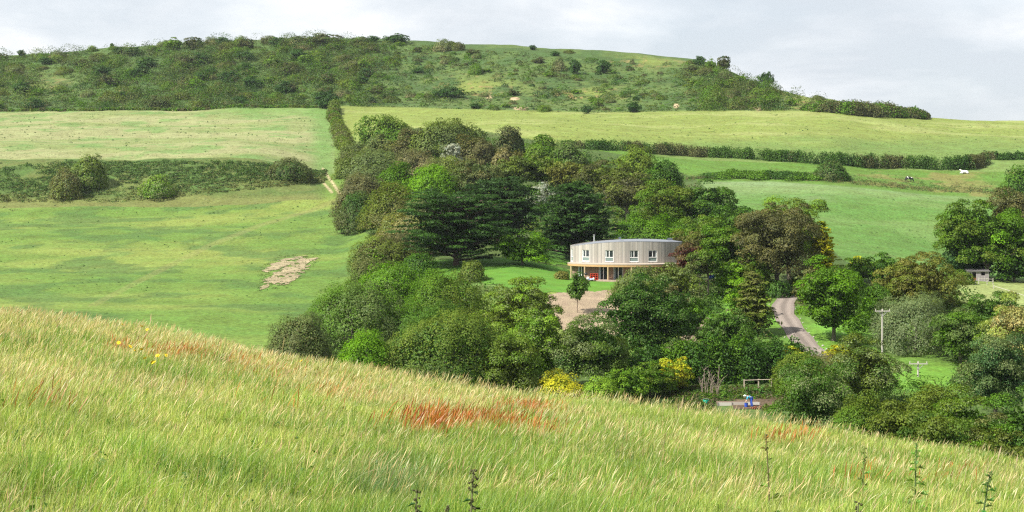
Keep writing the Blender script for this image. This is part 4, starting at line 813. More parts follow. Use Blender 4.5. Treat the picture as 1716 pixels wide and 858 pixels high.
U_ = np.array([COLR['green'], COLR['dark'], COLR['holly'], COLR['olive'], COLR['umber']]); cl = U_[rngH.choice(5, n, p=[.3, .25, .2, .15, .1])] * rngH.uniform(.7, 1.1, (n, 1))
mounds('undergrowth', X, D, r, r * rngH.uniform(.6, 1.1, n), cl, np.clip(2.2 * D / 1551, .2, .5), 'dark leafy undergrowth filling the gaps between the trees', nleaf=24, seed=12)

# ------------------------------------------------------------------ the house
HX, HYY = 17.4, 236.2; EA, EB = 8.5, 5.2; ZB = float(H(17, 231.0)) + .05
house = empty('timber_house', (HX, HYY, ZB)); tag(house, 'curved two storey house clad in silvery vertical timber boards', 'house')
def el(t, a=EA, b=EB): return Vector((a * math.sin(t), -b * math.cos(t), 0))      # t=0 faces the camera, local coordinates
def t_at(px, a=EA, b=EB):
    t = 0.0
    for _ in range(30):
        D = HYY - b * math.cos(t); x = (px - CX) / PX_F * D - HX; t = math.asin(max(-1, min(1, x / a)))
    return t
def z_at(py, D=231.5): return -(py - HY) / PX_F * D - ZB
def ztop(x): u = x / EA; return z_at(404.2) - .62 * (abs(u - .12) ** 2.1) * (1 if u < .12 else .72)
Z1, ZW0, ZW1 = z_at(446), z_at(438.2), z_at(419.2)
wins = [(t_at(p0), t_at(p1)) for p0, p1 in ((975, 987.5), (1013.5, 1028), (1055, 1070), (1086.5, 1101.5))]
wins_side = [(-1.47, -1.30)]
gl = [(t_at(966), t_at(977), .06, 2.2), (t_at(1002), t_at(1017.5), .06, 2.2), (t_at(1027.5), t_at(1044), .06, 2.2), (t_at(1064), t_at(1080), .06, 2.2)]
rnh = random.Random(3)
def boards(z0f, z1f, opens, base, parent, name, off=0.0, bw=.19, label=None):
    b = MB(); edges = {-math.pi, math.pi}
    for o in opens: edges |= {o[0], o[1]}
    E = sorted(edges); a, bb = EA + off, EB + off
    for e0, e1 in zip(E[:-1], E[1:]):
        ln = sum((el(e0 + (e1 - e0) * (q + 1) / 40, a, bb) - el(e0 + (e1 - e0) * q / 40, a, bb)).length for q in range(40)); nb = max(1, round(ln / bw))
        op = [o for o in opens if abs(o[0] - e0) < 1e-6 and abs(o[1] - e1) < 1e-6]
        for q in range(nb):
            s0, s1 = e0 + (e1 - e0) * q / nb, e0 + (e1 - e0) * (q + 1) / nb; pr = rnh.uniform(0, .018); p0, p1 = el(s0, a + pr, bb + pr), el(s1, a + pr, bb + pr); i0, i1 = el(s0, a - .14, bb - .14), el(s1, a - .14, bb - .14)
            g = rnh.choice((.80, .90, .97, 1, 1.05, 1.12)) * rnh.uniform(.93, 1.07); w = rnh.random() * .3; c = tuple(base[i] * g * (1 + w * (.12, 0, -.14)[i]) for i in range(3))
            spans = [(z0f, z1f)] if not op else [(z0f, op[0][2]), (op[0][3], z1f)]
            for zz0, zz1 in spans:
                za0 = zz0; zb0 = zz1(p0.x) if callable(zz1) else zz1; zb1 = zz1(p1.x) if callable(zz1) else zz1
                if zb0 - za0 < .02: continue
                V = [(p0.x, p0.y, za0), (p1.x, p1.y, za0), (p1.x, p1.y, zb1), (p0.x, p0.y, zb0), (i0.x, i0.y, za0), (i1.x, i1.y, za0), (i1.x, i1.y, zb1), (i0.x, i0.y, zb0)]
                b.put(V, [(0, 1, 2, 3), (7, 6, 5, 4), (3, 2, 6, 7), (4, 5, 1, 0), (0, 3, 7, 4), (1, 5, 6, 2)], c)
    o = b.build(name, M_WOOD, parent)
    if label: o['label'] = label
    return o
up_open = [(a, b, ZW0, ZW1) for a, b in wins] + [(a, b, ZW0 - .1, ZW1 + .1) for a, b in wins_side]
boards(z_at(441.5), ztop, up_open, (.36, .338, .305), house, 'upper_wall', label='silver grey upright boards of the upper storey')
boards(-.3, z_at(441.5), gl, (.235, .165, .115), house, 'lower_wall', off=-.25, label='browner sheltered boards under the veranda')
def window(t0, t1, z0, z1, name, off=-.09, kind='casement'):
    a, bb = EA + off, EB + off; p0, p1 = el(t0, a, bb), el(t1, a, bb); ax = (p1 - p0); w = ax.length; ax.normalize(); rz = math.atan2(ax.y, ax.x); mid = (p0 + p1) / 2; nrm = Vector((ax.y, -ax.x, 0))
    f = MB(); white = (.80, .80, .77); fw = .085 if kind == 'casement' else .07; h = z1 - z0
    P = lambda u, z, n=0: mid + ax * u + nrm * n + Vector((0, 0, z))
    for u in (-w / 2 + fw / 2, w / 2 - fw / 2): f.box(P(u, (z0 + z1) / 2), (fw, .10, h), rz, white)
    for z in (z0 + fw / 2, z1 - fw / 2): f.box(P(0, z), (w - 2 * fw, .10, fw), rz, white)
    f.box(P(0, (z0 + h * (.37 if kind == 'casement' else 0) + z1) / 2), (.10, .094, (z1 - z0) * (.63 if kind == 'casement' else 1) - 2 * fw), rz, white)
    if kind == 'casement': f.box(P(0, z0 + h * .37), (w - 2 * fw, .104, .10), rz, white); f.box(P(0, z0 - .03, .07), (w + .08, .12, .05), rz, white)
    fo = f.build(name, M_PAINT, house)
    g = MB(); g.box(P(0, (z0 + z1) / 2, -.03), (w - fw, .02, h - fw), rz, (.022, .03, .035)); g.build('pane', M_GLASS, fo)
    c = MB()                                             # curtains and the pale lower light behind the glass
    if kind == 'casement': c.box(P(0, z0 + h * .20, -.0), (w - 2 * fw - .1, .02, h * .24), rz, (.17, .23, .21)); c.box(P(w * .32 * (1 if t0 > .2 else -1) * 1.0, z0 + h * .66, -.012), (.10, .02, h * .5), rz, (.50, .54, .52))
    else: c.box(P(-w * .36, (z0 + z1) / 2, -.012), (.14, .02, h - .3), rz, (.33, .40, .43))
    c.build('curtain', M_CLOTH, fo)
for a, b in wins: window(a, b, ZW0, ZW1, 'window')
for a, b in wins_side: window(a, b, ZW0 - .1, ZW1 + .1, 'window')
for a, b, z0, z1 in gl: window(a, b, z0, z1, 'patio_door', off=-.33, kind='door')
# roof: low vaulted sheet with an overhang
V, F = [], []; NR, NT = 8, 72
for i in range(NR + 1):
    for k in range(NT):
        t = 2 * math.pi * k / NT; rr = i / NR; p = el(t, (EA + .03) * rr, (EB + .03) * rr); V.append((p.x, p.y, ztop(max(-EA, min(EA, p.x * .995))) + .01 + .04 * (1 - rr ** 2) + .022 * (p.y + EB) * (p.x / EA + .15)))
for i in range(NR):
    for k in range(NT): F.append((i * NT + k, (i + 1) * NT + k, (i + 1) * NT + (k + 1) % NT, i * NT + (k + 1) % NT))
nv = len(V); V += [(x, y, z - .05) for x, y, z in V[NR * NT:]]
for k in range(NT): F.append((NR * NT + k, nv + k, nv + (k + 1) % NT, NR * NT + (k + 1) % NT))
b = MB(); b.put(V, F, (.17, .185, .21)); roof = b.build('roof', M_WOOD, house, smooth=True)
b = MB(); b.tube([(el(t_at(996)).x, -EB + 1.6, z_at(406)), (el(t_at(996)).x, -EB + 1.6, z_at(394.5))], .085, 8, (.55, .56, .56)); b.tube([(el(t_at(996)).x, -EB + 1.6, z_at(394.5)), (el(t_at(996)).x, -EB + 1.6, z_at(393.2))], .13, 8, (.3, .3, .3)); b.build('chimney', M_METAL, roof)
for px_, w_ in ((1041, .35), (1124, .7)):
    b = MB(); x_ = el(t_at(px_)).x; b.box((x_, -EB * .45, ztop(x_) + .42), (w_, .5, .34), 0, (.13, .15, .18)); b.build('vent', M_METAL, roof)
# veranda: curved canopy on posts, deck under it
def arc_slab(name, a0, b0, a1, b1, z0, z1, t0, t1, colr, mat, parent, n=40, zi=None):
    V, F = [], []; zi = zi or z1
    for k in range(n + 1):
        t = t0 + (t1 - t0) * k / n; p, q = el(t, a0, b0), el(t, a1, b1); V += [(p.x, p.y, z0), (q.x, q.y, z0), (q.x, q.y, z1), (p.x, p.y, zi)]
    for k in range(n):
        for m in range(4): F.append((k * 4 + m, (k + 1) * 4 + m, (k + 1) * 4 + (m + 1) % 4, k * 4 + (m + 1) % 4))
    F += [(3, 2, 1, 0), tuple(n * 4 + m for m in range(4))]; b = MB(); b.put(V, F, colr); return b.build(name, mat, parent)
CA, CB = 9.0, 6.7; tL, tR = -1.5, 1.42
canopy = arc_slab('veranda_roof', EA - .3, EB - .3, CA, CB, z_at(443.3), z_at(441.8), tL, tR, (.38, .32, .26), M_WOOD, house, zi=z_at(440.8))
arc_slab('beam', CA - .16, CB - .16, CA - .02, CB - .02, z_at(446.6), z_at(443.4), tL, tR, (.46, .29, .13), M_RAIL, house)
for px_ in (956.5, 979.5, 1018.5, 1058, 1099):
    p = el(t_at(px_, CA - .12, CB - .12), CA - .12, CB - .12); b = MB(); b.box((p.x, p.y, (z_at(446.7) + .1) / 2), (.17, .17, z_at(446.7) - .1), 0, (.56, .42, .25)); b.build('post', M_RAIL, house)
arc_slab('deck', EA - .35, EB - .35, 9.5, 7.4, -.35, .10, tL, tR, (.36, .27, .21), M_RAIL, house)

def on_deck(px, py_=470, dep=6.1):
    D = HYY - dep; return Vector(((px - CX) / PX_F * D, D, ZB + .10))
# things standing on the veranda
p = on_deck(995.5, dep=6.0); t = empty('wooden_rack', p); tag(t, 'bright red open rack of square cells under the veranda', 'rack')
b = MB(); red = (.55, .05, .02)
for x in (-.55, -.18, .18, .55): b.box((x, 0, .48), (.07, .30, .96), 0, red)
b.build('upright', M_PAINT, t); b = MB()
for z in (.06, .36, .66, .93): b.box((0, 0, z), (1.03, .31, .065), 0, red)
b.build('shelf', M_PAINT, t); b = MB(); b.box((0, .17, .48), (1.1, .03, .94), 0, (.16, .02, .015)); b.build('back', M_PAINT, t)
p = on_deck(981.8, dep=6.05); t = empty('barbecue', p); tag(t, 'dark kettle barbecue with a pale bag beside the veranda post', 'barbecue'); b = MB()
b.ball((0, 0, .92), (.27, .27, .2), 12, 8, (.012, .012, .014)); b.build('bowl', M_PAINT, t, True)
for k in range(3): b = MB(); a_ = k * 2.1; b.tube([(0.1 * math.cos(a_), .1 * math.sin(a_), .8), (.3 * math.cos(a_), .3 * math.sin(a_), 0)], .022, 6, (.03, .03, .03)); b.build('leg', M_METAL, t)
rr_ = random.Random(2)
for px_, sz, cc_, lb in ((985.2, (.20, .16, .26), (.70, .72, .75), 'white bulging bag nearest the barbecue'), (991, (.34, .2, .13), (.42, .50, .68), 'pale blue folded cushion in front of the red rack'), (995.0, (.16, .16, .2), (.75, .75, .74), 'small white bag in front of the red rack'), (988, (.26, .16, .1), (.10, .14, .40), 'dark blue cushion low before the red rack')):
    p = on_deck(px_, dep=6.42); b = MB(); b.ball((0, 0, sz[2] * .95), sz, 12, 8, cc_, .12, rr_); o = b.build('bag' if 'bag' in lb else 'cushion', M_CLOTH, None, True); o.location = p; tag(o, lb, 'bag' if 'bag' in lb else 'cushion')
p = on_deck(1023.5, dep=6.3); t = empty('garden_chair', p); tag(t, 'small brown wooden chair by the glass doors', 'chair')
b = MB(); b.box((0, 0, .42), (.42, .42, .05), 0, (.2, .11, .07)); b.build('seat', M_RAIL, t); b = MB(); b.box((.19, 0, .66), (.04, .42, .44), 0, (.2, .11, .07)); b.build('backrest', M_RAIL, t)
for x in (-.18, .18):
    for y in (-.18, .18): b = MB(); b.box((x, y, .2), (.04, .04, .4), 0, (.2, .11, .07)); b.build('leg', M_RAIL, t)

# ------------------------------------------------------------------ sapling on the soil slope
D_ = float(hit(968, 528, 180)[0]); loc = spot(968, D_); root = empty('young_tree', loc); tag(root, 'slender young sycamore alone on the bare soil slope', 'tree')
rng = np.random.default_rng(4); hS = (528 - 459) * D_ / PX_F; V, F, c, cc = crown_cloud(rng, 1.2, 1.2, hS * .37, .2, COLR['holly'], COLR['green'], .1, clump=.42, ncl=34, dens=1.1); V[:, 2] += hS * .62
np_mesh('crown', V, F, M_LEAF, c, root); trunk_mesh(rng, hS * .8, .07, [(p_[0], p_[1], p_[2] + hS * .62) for p_ in cc[:8]], hS * .3, (.2, .15, .11), 'trunk', root)
# slim pale trunked tree beside the house end
T('cloud', 1186, 418, 60, 504, 'green', 'tall slim tree with bare pale trunk near the blue tarpaulin', col2='olive', trunk=.5, clump=.3, D=219)
T('cloud', 1172, 424, 44, 506, 'umber', 'dark topped tree on thin bare stems beside the pale trunk', col2='green', trunk=.48, clump=.3, D=218)
# blue tarpaulin bundle on timber
D_ = 228.; p = spot(1193, D_); t = empty('tarpaulin_heap', p); tag(t, 'blue tarpaulin bundle on pale timber seen between the slim trunks', 'tarpaulin')
b = MB()
b.ball((-.1, 0, .95), (.5, .4, .26), 12, 8, (.04, .10, .42), .18, rr_); b.ball((.32, 0, 1.12), (.3, .3, .2), 10, 6, (.05, .14, .5), .2, rr_); b.build('sheet', M_CLOTH, t)
b = MB(); b.box((0, 0, .56), (2.3, .8, .1), 0, (.5, .38, .22)); b.box((-1.4, .2, .42), (.9, .8, .1), 0, (.5, .38, .22)); [b.box((x, 0, .25), (.1, .7, .5), 0, (.4, .3, .18)) for x in (-.9, .9)]; b.build('platform', M_RAIL, t)
b = MB(); b.box((-.15, .1, 1.24), (.25, .2, .12), .3, (.5, .05, .04)); b.build('cap', M_PAINT, t)

# ------------------------------------------------------------------ telegraph poles
def pole(px, top, D, label, arm=1.75):
    p = spot(px, D); h = (HY - top) / PX_F * D - p.z; t = empty('telegraph_pole', p); tag(t, label, 'pole', None); g = (.40, .37, .33)
    b = MB(); b.tube([(0, 0, -.5), (0, 0, h * .5), (0, 0, h)], [.12, .105, .09], 8, g); b.build('post', M_WOOD, t)
    b = MB(); b.box((0, -.16, h - .22), (arm, .10, .12), 0, g); b.build('crossarm', M_WOOD, t)
    for s_ in (-1, 1): b = MB(); b.tube([(s_ * arm * .30, -.15, h - .27), (0, -.15, h - .85)], .03, 5, (.3, .3, .3)); b.build('brace', M_METAL, t)
    for x in (-arm * .46, 0, arm * .46): b = MB(); b.tube([(x, -.16, h - .16), (x, -.16, h + .04)], [.035, .045], 6, (.55, .5, .45)); b.build('insulator', M_PAINT, t)
    return Vector((p.x, p.y, p.z + h))
A_ = pole(1478.5, 518, 181, 'tall grey telegraph pole rising between bronze and silver trees'); B_ = pole(1538.5, 606, 169, 'lower telegraph pole with wide crossarm above the grass patch', 2.0)

# ------------------------------------------------------------------ field shelter and its fences
D_ = 244.; p = spot(1638, D_); t = empty('field_shelter', p, R(-8)); t.scale = (1, 1, .8); tag(t, 'low grey timber field shelter with black doorway under the trees', 'shed'); g = (.27, .24, .24); hw, hd = 1.55, 1.2
b = MB()
for i in range(16):
    x0 = -hw + i * (2 * hw / 16); k = rr_.uniform(.8, 1.2); cc_ = tuple(v * k for v in g); x = x0 + hw / 16
    if -1.05 < x < -.30: b.box((x, -hd, 1.82), (2 * hw / 16 - .01, .05, .25), 0, cc_); continue
    if .45 < x < .95: b.box((x, -hd, .55), (2 * hw / 16 - .01, .05, 1.1), 0, cc_); b.box((x, -hd, 1.84), (2 * hw / 16 - .01, .05, .2), 0, cc_); continue
    b.box((x, -hd, .97), (2 * hw / 16 - .01, .05, 1.94), 0, cc_)
b.box((-hw, 0, .95), (.05, 2 * hd - .06, 1.9), 0, g); b.box((hw, 0, .95), (.05, 2 * hd - .06, 1.9), 0, g); b.box((0, hd, .95), (2 * hw - .06, .05, 1.9), 0, g); b.build('wall', M_WOOD, t)
b = MB(); b.box((0, 0, 2.05), (2 * hw + .4, 2 * hd + .5, .08), 0, (.2, .19, .19), Matrix.Rotation(R(6), 3, 'X')); b.build('roof', M_METAL, t)
b = MB(); b.box((-.68, -hd + .02, .3), (.74, .04, .6), 0, (.33, .08, .05)); b.build('door', M_RAIL, t)
def rails(name, pts, label, hgt=1.05, rail_z=(.95, .5), colr=(.50, .46, .38), th=.08, dlist=None, cat='fence', post=.12, D0=100):
    P = []
    for i, (px, py) in enumerate(pts): d = dlist[i] if dlist else float(hit(px, py, D0)[0]); P.append(spot(px, d))
    t = empty(name, P[0]); tag(t, label, cat)
    for q in P: b = MB(); b.box((q.x - P[0].x, q.y - P[0].y, q.z - P[0].z + hgt / 2 - .15), (post, post, hgt + .3), 0, colr); b.build('post', M_RAIL, t)
    for z in rail_z:
        for q0, q1 in zip(P[:-1], P[1:]): b = MB(); b.tube([q0 - P[0] + Vector((0, -.08, z)), q1 - P[0] + Vector((0, -.08, z))], th / 2, 6, colr); b.build('rail', M_RAIL, t)
    return t
rails('rail_fence', [(1598, 474), (1620, 476), (1635, 478)], 'pale rail fence running up to the shelter doorway', .75, (.68,), (.42, .40, .33), .075)
rails('rail_fence', [(1640, 476), (1654, 477), (1664, 478)], 'pale two rail fence beside the shelter ending in a stout post', .95, (.82, .42), (.42, .40, .33), .075)
rails('rail_fence', [(1665, 484), (1690, 492), (1722, 503)], 'pale single sloping rail below the shelter', .5, (.42,), (.42, .40, .33), .075)
rails('rail_fence', [(1247, 664), (1271, 665), (1293, 665), (1322, 664)], 'weathered rail fence behind the vegetable bed', .95, (.88,), (.40, .33, .26), .09, dlist=[163, 163, 163, 163])

# ------------------------------------------------------------------ cows
def skin(name, pts, edges, rad, mat, parent=None, loc=None, sub=2, root=0):
    me = bpy.data.meshes.new(name); me.from_pydata([tuple(p) for p in pts], edges, []); me.materials.append(mat); o = bpy.data.objects.new(name, me); C.objects.link(o)
    m = o.modifiers.new('skin', 'SKIN'); m.use_smooth_shade = True
    for i, r_ in enumerate(rad): v = me.skin_vertices[0].data[i]; v.radius = (r_, r_) if not hasattr(r_, '__len__') else r_; v.use_root = (i == root)
    s_ = o.modifiers.new('sub', 'SUBSURF'); s_.levels = sub; s_.render_levels = sub
    if parent: o.parent = parent
    if loc is not None: o.location = loc
    return o
def plain(name, c, rough=.85):
    m, N, L = new_mat(name); p = N('ShaderNodeBsdfPrincipled'); p.inputs['Base Color'].default_value = (*c, 1); p.inputs['Roughness'].default_value = rough
    no = N('ShaderNodeTexNoise'); no.inputs['Scale'].default_value = 30; mr = N('ShaderNodeMapRange'); mr.inputs['To Min'].default_value = .8; mr.inputs['To Max'].default_value = 1.15; L(no.outputs[0], mr.inputs[0])
    v = N('ShaderNodeVectorMath'); v.operation = 'SCALE'; v.inputs[0].default_value = c; L(mr.outputs[0], v.inputs['Scale']); L(v.outputs[0], p.inputs['Base Color'])
    o = N('ShaderNodeOutputMaterial'); L(p.outputs[0], o.inputs[0]); return m
def hide_mat(name, thr, off):
    m, N, L = new_mat(name); tc = N('ShaderNodeTexCoord'); mp = N('ShaderNodeMapping'); mp.inputs['Location'].default_value = off; L(tc.outputs['Object'], mp.inputs[0]); no = N('ShaderNodeTexNoise'); no.inputs['Scale'].default_value = 1.25; no.inputs['Detail'].default_value = 1; L(mp.outputs[0], no.inputs['Vector'])
    cr = N('ShaderNodeValToRGB'); cr.color_ramp.elements[0].position = thr; cr.color_ramp.elements[0].color = (.015, .014, .014, 1); cr.color_ramp.elements[1].position = thr + .02; cr.color_ramp.elements[1].color = (.78, .76, .72, 1); L(no.outputs[0], cr.inputs[0])
    p = N('ShaderNodeBsdfPrincipled'); L(cr.outputs[0], p.inputs['Base Color']); p.inputs['Roughness'].default_value = .7; o = N('ShaderNodeOutputMaterial'); L(p.outputs[0], o.inputs[0]); return m
def cow(px, py, rz, pose, mat, label, sc=1.0):
    D = float(hit(px, py, 330)[0]); p = spot(px, D); t = empty('cow', p, rz); t.scale = (sc,) * 3; tag(t, label, 'cow')
    z = 1.0 if pose != 'lying' else .42                      # spine height; +x is forward
    gz = pose == 'grazing'
    hx, hz = (1.30, .22) if gz else ((1.15, 1.25) if pose == 'standing' else (1.0, .95)); nx, nz = (1.05, .72) if gz else ((.98, 1.2) if pose == 'standing' else (.85, .75))
    P = [(-.15, 0, z), (-.75, 0, z + .05), (-.98, 0, z + .02), (.35, 0, z - .03), (.68, 0, z + .05), (nx, 0, nz), (hx, 0, hz), (hx + (.10 if gz else .30), 0, hz - (.22 if gz else .10))]
    E = [(0, 1), (1, 2), (0, 3), (3, 4), (4, 5), (5, 6), (6, 7)]; Rd = [(.36, .40), (.32, .35), (.18, .2), (.35, .40), (.27, .33), (.16, .2), (.13, .14), (.085, .09)]
    for sx, b0 in ((-.78, 1), (.58, 4)):
        for sy in (-1, 1):
            k = len(P)
            if pose == 'lying': P += [(sx, sy * .3, .22), (sx + .38, sy * .42, .12), (sx + .05, sy * .48, .06)]; Rd += [(.16, .16), (.08, .08), (.05, .05)]; E += [(b0, k), (k, k + 1), (k + 1, k + 2)]
            else:
                kn = -.08 if sx < 0 else .02; P += [(sx, sy * .2, .72), (sx + kn, sy * .21, .42), (sx + (.0 if sx < 0 else -.01), sy * .21, .03)]; Rd += [(.14, .14), (.065, .065), (.055, .05)]; E += [(b0, k), (k, k + 1), (k + 1, k + 2)]
    skin('body', P, E, Rd, mat, t)
    for sy in (-1, 1): b = MB(); b.ball((hx - .06, sy * .2, hz + .06), (.04, .12, .06), 8, 5, (.03, .03, .03)); b.build('ear', M_CLOTH, t, True)
    b = MB(); b.tube([(-1.05, 0, z + .15), (-1.16, 0, z - .2), (-1.14, 0, max(.1, z - .62))], [.03, .02, .04], 6, (.06, .05, .05)); b.build('tail', M_CLOTH, t)
    if pose != 'lying': b = MB(); b.ball((-.5, 0, .6), (.16, .13, .12), 8, 6, (.6, .42, .38)); b.build('udder', M_CLOTH, t, True)
HB = hide_mat('black_hide', .60, (3.1, .4, 0)); HW = hide_mat('white_hide', .26, (7, 2, 1)); HP = hide_mat('patched_hide', .42, (1.3, 5, 2))
cow(1523, 305, R(8), 'grazing', HB, 'black cow with white belly grazing alone lower in the pasture', 1.02)
cow(1616, 291, R(190), 'lying', HW, 'almost white cow lying down in front of the hedge corner', 1.15)
cow(1493, 280, R(200), 'grazing', HW, 'white and black cow grazing against the dark hedge', .95)
cow(1474, 279, R(165), 'lying', HP, 'black cow with white face and rump lying beside the white one', .85)

# ------------------------------------------------------------------ the garden and its gardener
DG = float(hit(1257, 682, 120)[0]); p = spot(1259, DG); t = empty('person', p, 0); tag(t, 'person in turquoise top and blue trousers bending over the garden bed', 'person')
SK = plain('skin', (.55, .34, .25)); TQ = plain('turquoise_shirt', (.05, .38, .55)); BL = plain('blue_trousers', (.03, .08, .42)); WH = plain('pale_hat', (.62, .72, .60)); BT = plain('dark_boots', (.03, .05, .12))
J = dict(pel=(0, 0, .86), wa=(-.10, 0, .98), ch=(-.34, 0, 1.05), nk=(-.48, 0, 1.03), hd=(-.62, 0, .98), kL=(-.02, .13, .46), aL=(.04, .14, .08), tL=(-.12, .14, .04), kR=(.02, -.13, .46), aR=(.10, -.15, .08), tR=(-.06, -.15, .04),
         sL=(-.38, .2, 1.02), eL=(-.44, .22, .72), hL=(-.52, .18, .48), sR=(-.38, -.2, 1.02), eR=(-.46, -.22, .72), hR=(-.58, -.16, .46), hiL=(0, .1, .84), hiR=(0, -.1, .84))
K = list(J); ix = {k: i for i, k in enumerate(K)}; ed = [('pel', 'wa'), ('wa', 'ch'), ('ch', 'nk'), ('nk', 'hd'), ('pel', 'hiL'), ('hiL', 'kL'), ('kL', 'aL'), ('aL', 'tL'), ('pel', 'hiR'), ('hiR', 'kR'), ('kR', 'aR'), ('aR', 'tR'), ('ch', 'sL'), ('sL', 'eL'), ('eL', 'hL'), ('ch', 'sR'), ('sR', 'eR'), ('eR', 'hR')]
rd = dict(pel=.13, wa=.12, ch=.14, nk=.055, hd=.105, kL=.055, aL=.04, tL=.035, kR=.055, aR=.04, tR=.035, sL=.06, eL=.04, hL=.035, sR=.06, eR=.04, hR=.035, hiL=.085, hiR=.085)
skin('body', [J[k] for k in K], [(ix[a], ix[b_]) for a, b_ in ed], [rd[k] for k in K], SK, t, root=ix['pel'])
def wear(name, ks, es, grow, mat):
    i2 = {k: i for i, k in enumerate(ks)}; skin(name, [J[k] for k in ks], [(i2[a], i2[b_]) for a, b_ in es], [rd[k] + grow for k in ks], mat, t)
wear('shirt', ['wa', 'pel', 'ch', 'sL', 'eL', 'sR', 'eR'], [('wa', 'pel'), ('wa', 'ch'), ('ch', 'sL'), ('sL', 'eL'), ('ch', 'sR'), ('sR', 'eR')], .03, TQ)
wear('trousers', ['pel', 'hiL', 'kL', 'aL', 'hiR', 'kR', 'aR'], [('pel', 'hiL'), ('hiL', 'kL'), ('kL', 'aL'), ('pel', 'hiR'), ('hiR', 'kR'), ('kR', 'aR')], .035, BL)
wear('boot', ['aL', 'tL'], [('aL', 'tL')], .04, BT); wear('boot', ['aR', 'tR'], [('aR', 'tR')], .04, BT)
b = MB(); b.ball((-.63, 0, 1.09), (.19, .19, .05), 12, 5, (.62, .72, .6)); b.ball((-.63, 0, 1.12), (.115, .12, .09), 12, 6, (.62, .72, .6)); b.build('hat', WH, t, True)
def bucket(px, D, colr, label, r=.17, h=.36):
    q = spot(px, D); t = empty('bucket', q); tag(t, label, 'bucket'); b = MB(); b.tube([(0, 0, 0), (0, 0, h), (0, 0, h), (0, 0, .04)], [r * .8, r, r * .92, r * .74], 14, colr); b.build('pail', M_PAINT, t, False)
    b = MB(); b.tube([(r * math.cos(a_), 0, h + r * .2 * math.sin(a_) * 2) for a_ in np.linspace(0, math.pi, 9)], .012, 5, (.4, .4, .4)); b.build('handle', M_METAL, t)
bucket(1250.5, DG - .2, (.03, .08, .45), 'blue bucket under the hands of the bending gardener', .19, .42); bucket(1183, DG + 2, (.02, .48, .34), 'turquoise tub by the bare dead stems', .30, .40)
# raised bed edged with planks
q0, q1 = spot(1203, DG + .8), spot(1273, DG + .8); t = empty('raised_bed', q0); tag(t, 'long pale timber edged bed in front of the gardener', 'garden bed'); dl = q1 - q0; rz_ = math.atan2(dl.y, dl.x)
for k in range(3): b = MB(); md = dl * ((k + .5) / 3); b.box((md.x, md.y, md.z + .14), (dl.length / 3 - .03, .06, .36), rz_, ((.48, .45, .40), (.40, .36, .31), (.52, .5, .46))[k]); b.build('plank', M_WOOD, t)
for k in range(4): b = MB(); md = dl * (k / 3); b.box((md.x, md.y - .06, md.z + .12), (.08, .06, .44), 0, (.25, .22, .2)); b.build('peg', M_WOOD, t)
b = MB(); md = dl * .5; b.box((md.x, md.y + .75, md.z + .12), (dl.length, 1.35, .30), rz_, (.13, .09, .06)); b.build('soil', M_STONE, t)
q = spot(1268, DG - 1.2); b = MB()
for k in range(14): b.box((rr_.uniform(-.5, .5), rr_.uniform(-.25, .25), .06 + .1 * (k % 3)), (.22, .11, .07), rr_.uniform(0, 3), (.30, .11, .06))
o = b.build('brick_pile', M_STONE); o.location = q; tag(o, 'small heap of red bricks at the end of the raised bed', 'bricks')
def leafy_clump(px, D, r, h, colr, label, name='rhubarb_plant', s=.26):
    p = spot(px, D); rng = np.random.default_rng(int(px)); n = 60; d = rdir(rng, n); d[:, 2] = np.abs(d[:, 2]); P = d * np.array([r, r, h]) * rng.uniform(.5, 1, (n, 1)); V, F = leaf_quads(rng, P, unit(d + np.array([0, 0, .6])), s * rng.uniform(.7, 1.3, n), .8)
    root = empty(name, p); tag(root, label, 'plant'); np_mesh('leaves', V, F, M_LEAF, np.array(colr)[None] * rng.uniform(.7, 1.3, (n, 1)), root); b = MB()
    for k in range(7): a_ = k * .9; b.tube([(0, 0, -.05), (r * .6 * math.cos(a_), r * .6 * math.sin(a_), h * .7)], [.025, .015], 5, (.2, .12, .06))
    b.build('stems', M_BARK, root)
for px_, D__, lb in ((1252, 160, 'broad leaved green plant under the fence end, first of three'), (1265, 160.5, 'broad leaved green plant in the middle of the fence row'), (1278, 160, 'broad leaved green plant nearest the fence post'), (1211, 158, 'bright green leafy vegetable clump beside the dead stems')):
    leafy_clump(px_, D__, .5, .75, (.07, .16, .03) if px_ != 1211 else (.12, .24, .03), lb)
p = spot(1190, 160); root = empty('dead_bush', p); tag(root, 'bare dead grey stems of a bush under the dark hedge', 'bush'); b = MB(); rs = random.Random(8)
for k in range(15):
    x, y = rs.uniform(-.9, .9), rs.uniform(-.4, .4); h = rs.uniform(1.2, 3.0); dx = rs.uniform(-.9, .9); b.tube([(x, y, -.2), (x + dx * .3, y, h * .5), (x + dx, y + rs.uniform(-.2, .2), h)], [.045, .03, .012], 5, (.26, .20, .16))
    for q in range(3): f = rs.uniform(.4, .9); b.tube([(x + dx * .3 * f * 2, y, h * f), (x + dx * f + rs.uniform(-.7, .7), y, h * f + rs.uniform(.3, .8))], [.02, .006], 4, (.26, .2, .16))
b.build('stems', M_BARK, root)
# pale stones along the drive
ms = MB(); ms.ball((0, 0, .06), (.16, .13, .11), 8, 5, (.36, .34, .30), .18, rr_); st0 = ms.build('stone', M_STONE); k_ = 0
for side in (1, -1):
    for i in np.linspace(3, 56, 17 if side == 1 else 9):
        x, y = DC[int(i)] - DN[int(i)] * side * (1.65 + rs.uniform(-.1, .25)) * -1; o = st0 if k_ == 0 else st0.copy()
        if k_: C.objects.link(o)
        k_ += 1; s_ = rs.uniform(.45, 1.05); o.location = (x, y, float(H(x, y))); o.scale = (s_, s_ * rs.uniform(.8, 1.2), s_); o.rotation_euler = (0, 0, rs.uniform(0, 6)); tag(o, 'pale rounded stone edging the grey drive', 'stone', 'stones edging the drive')

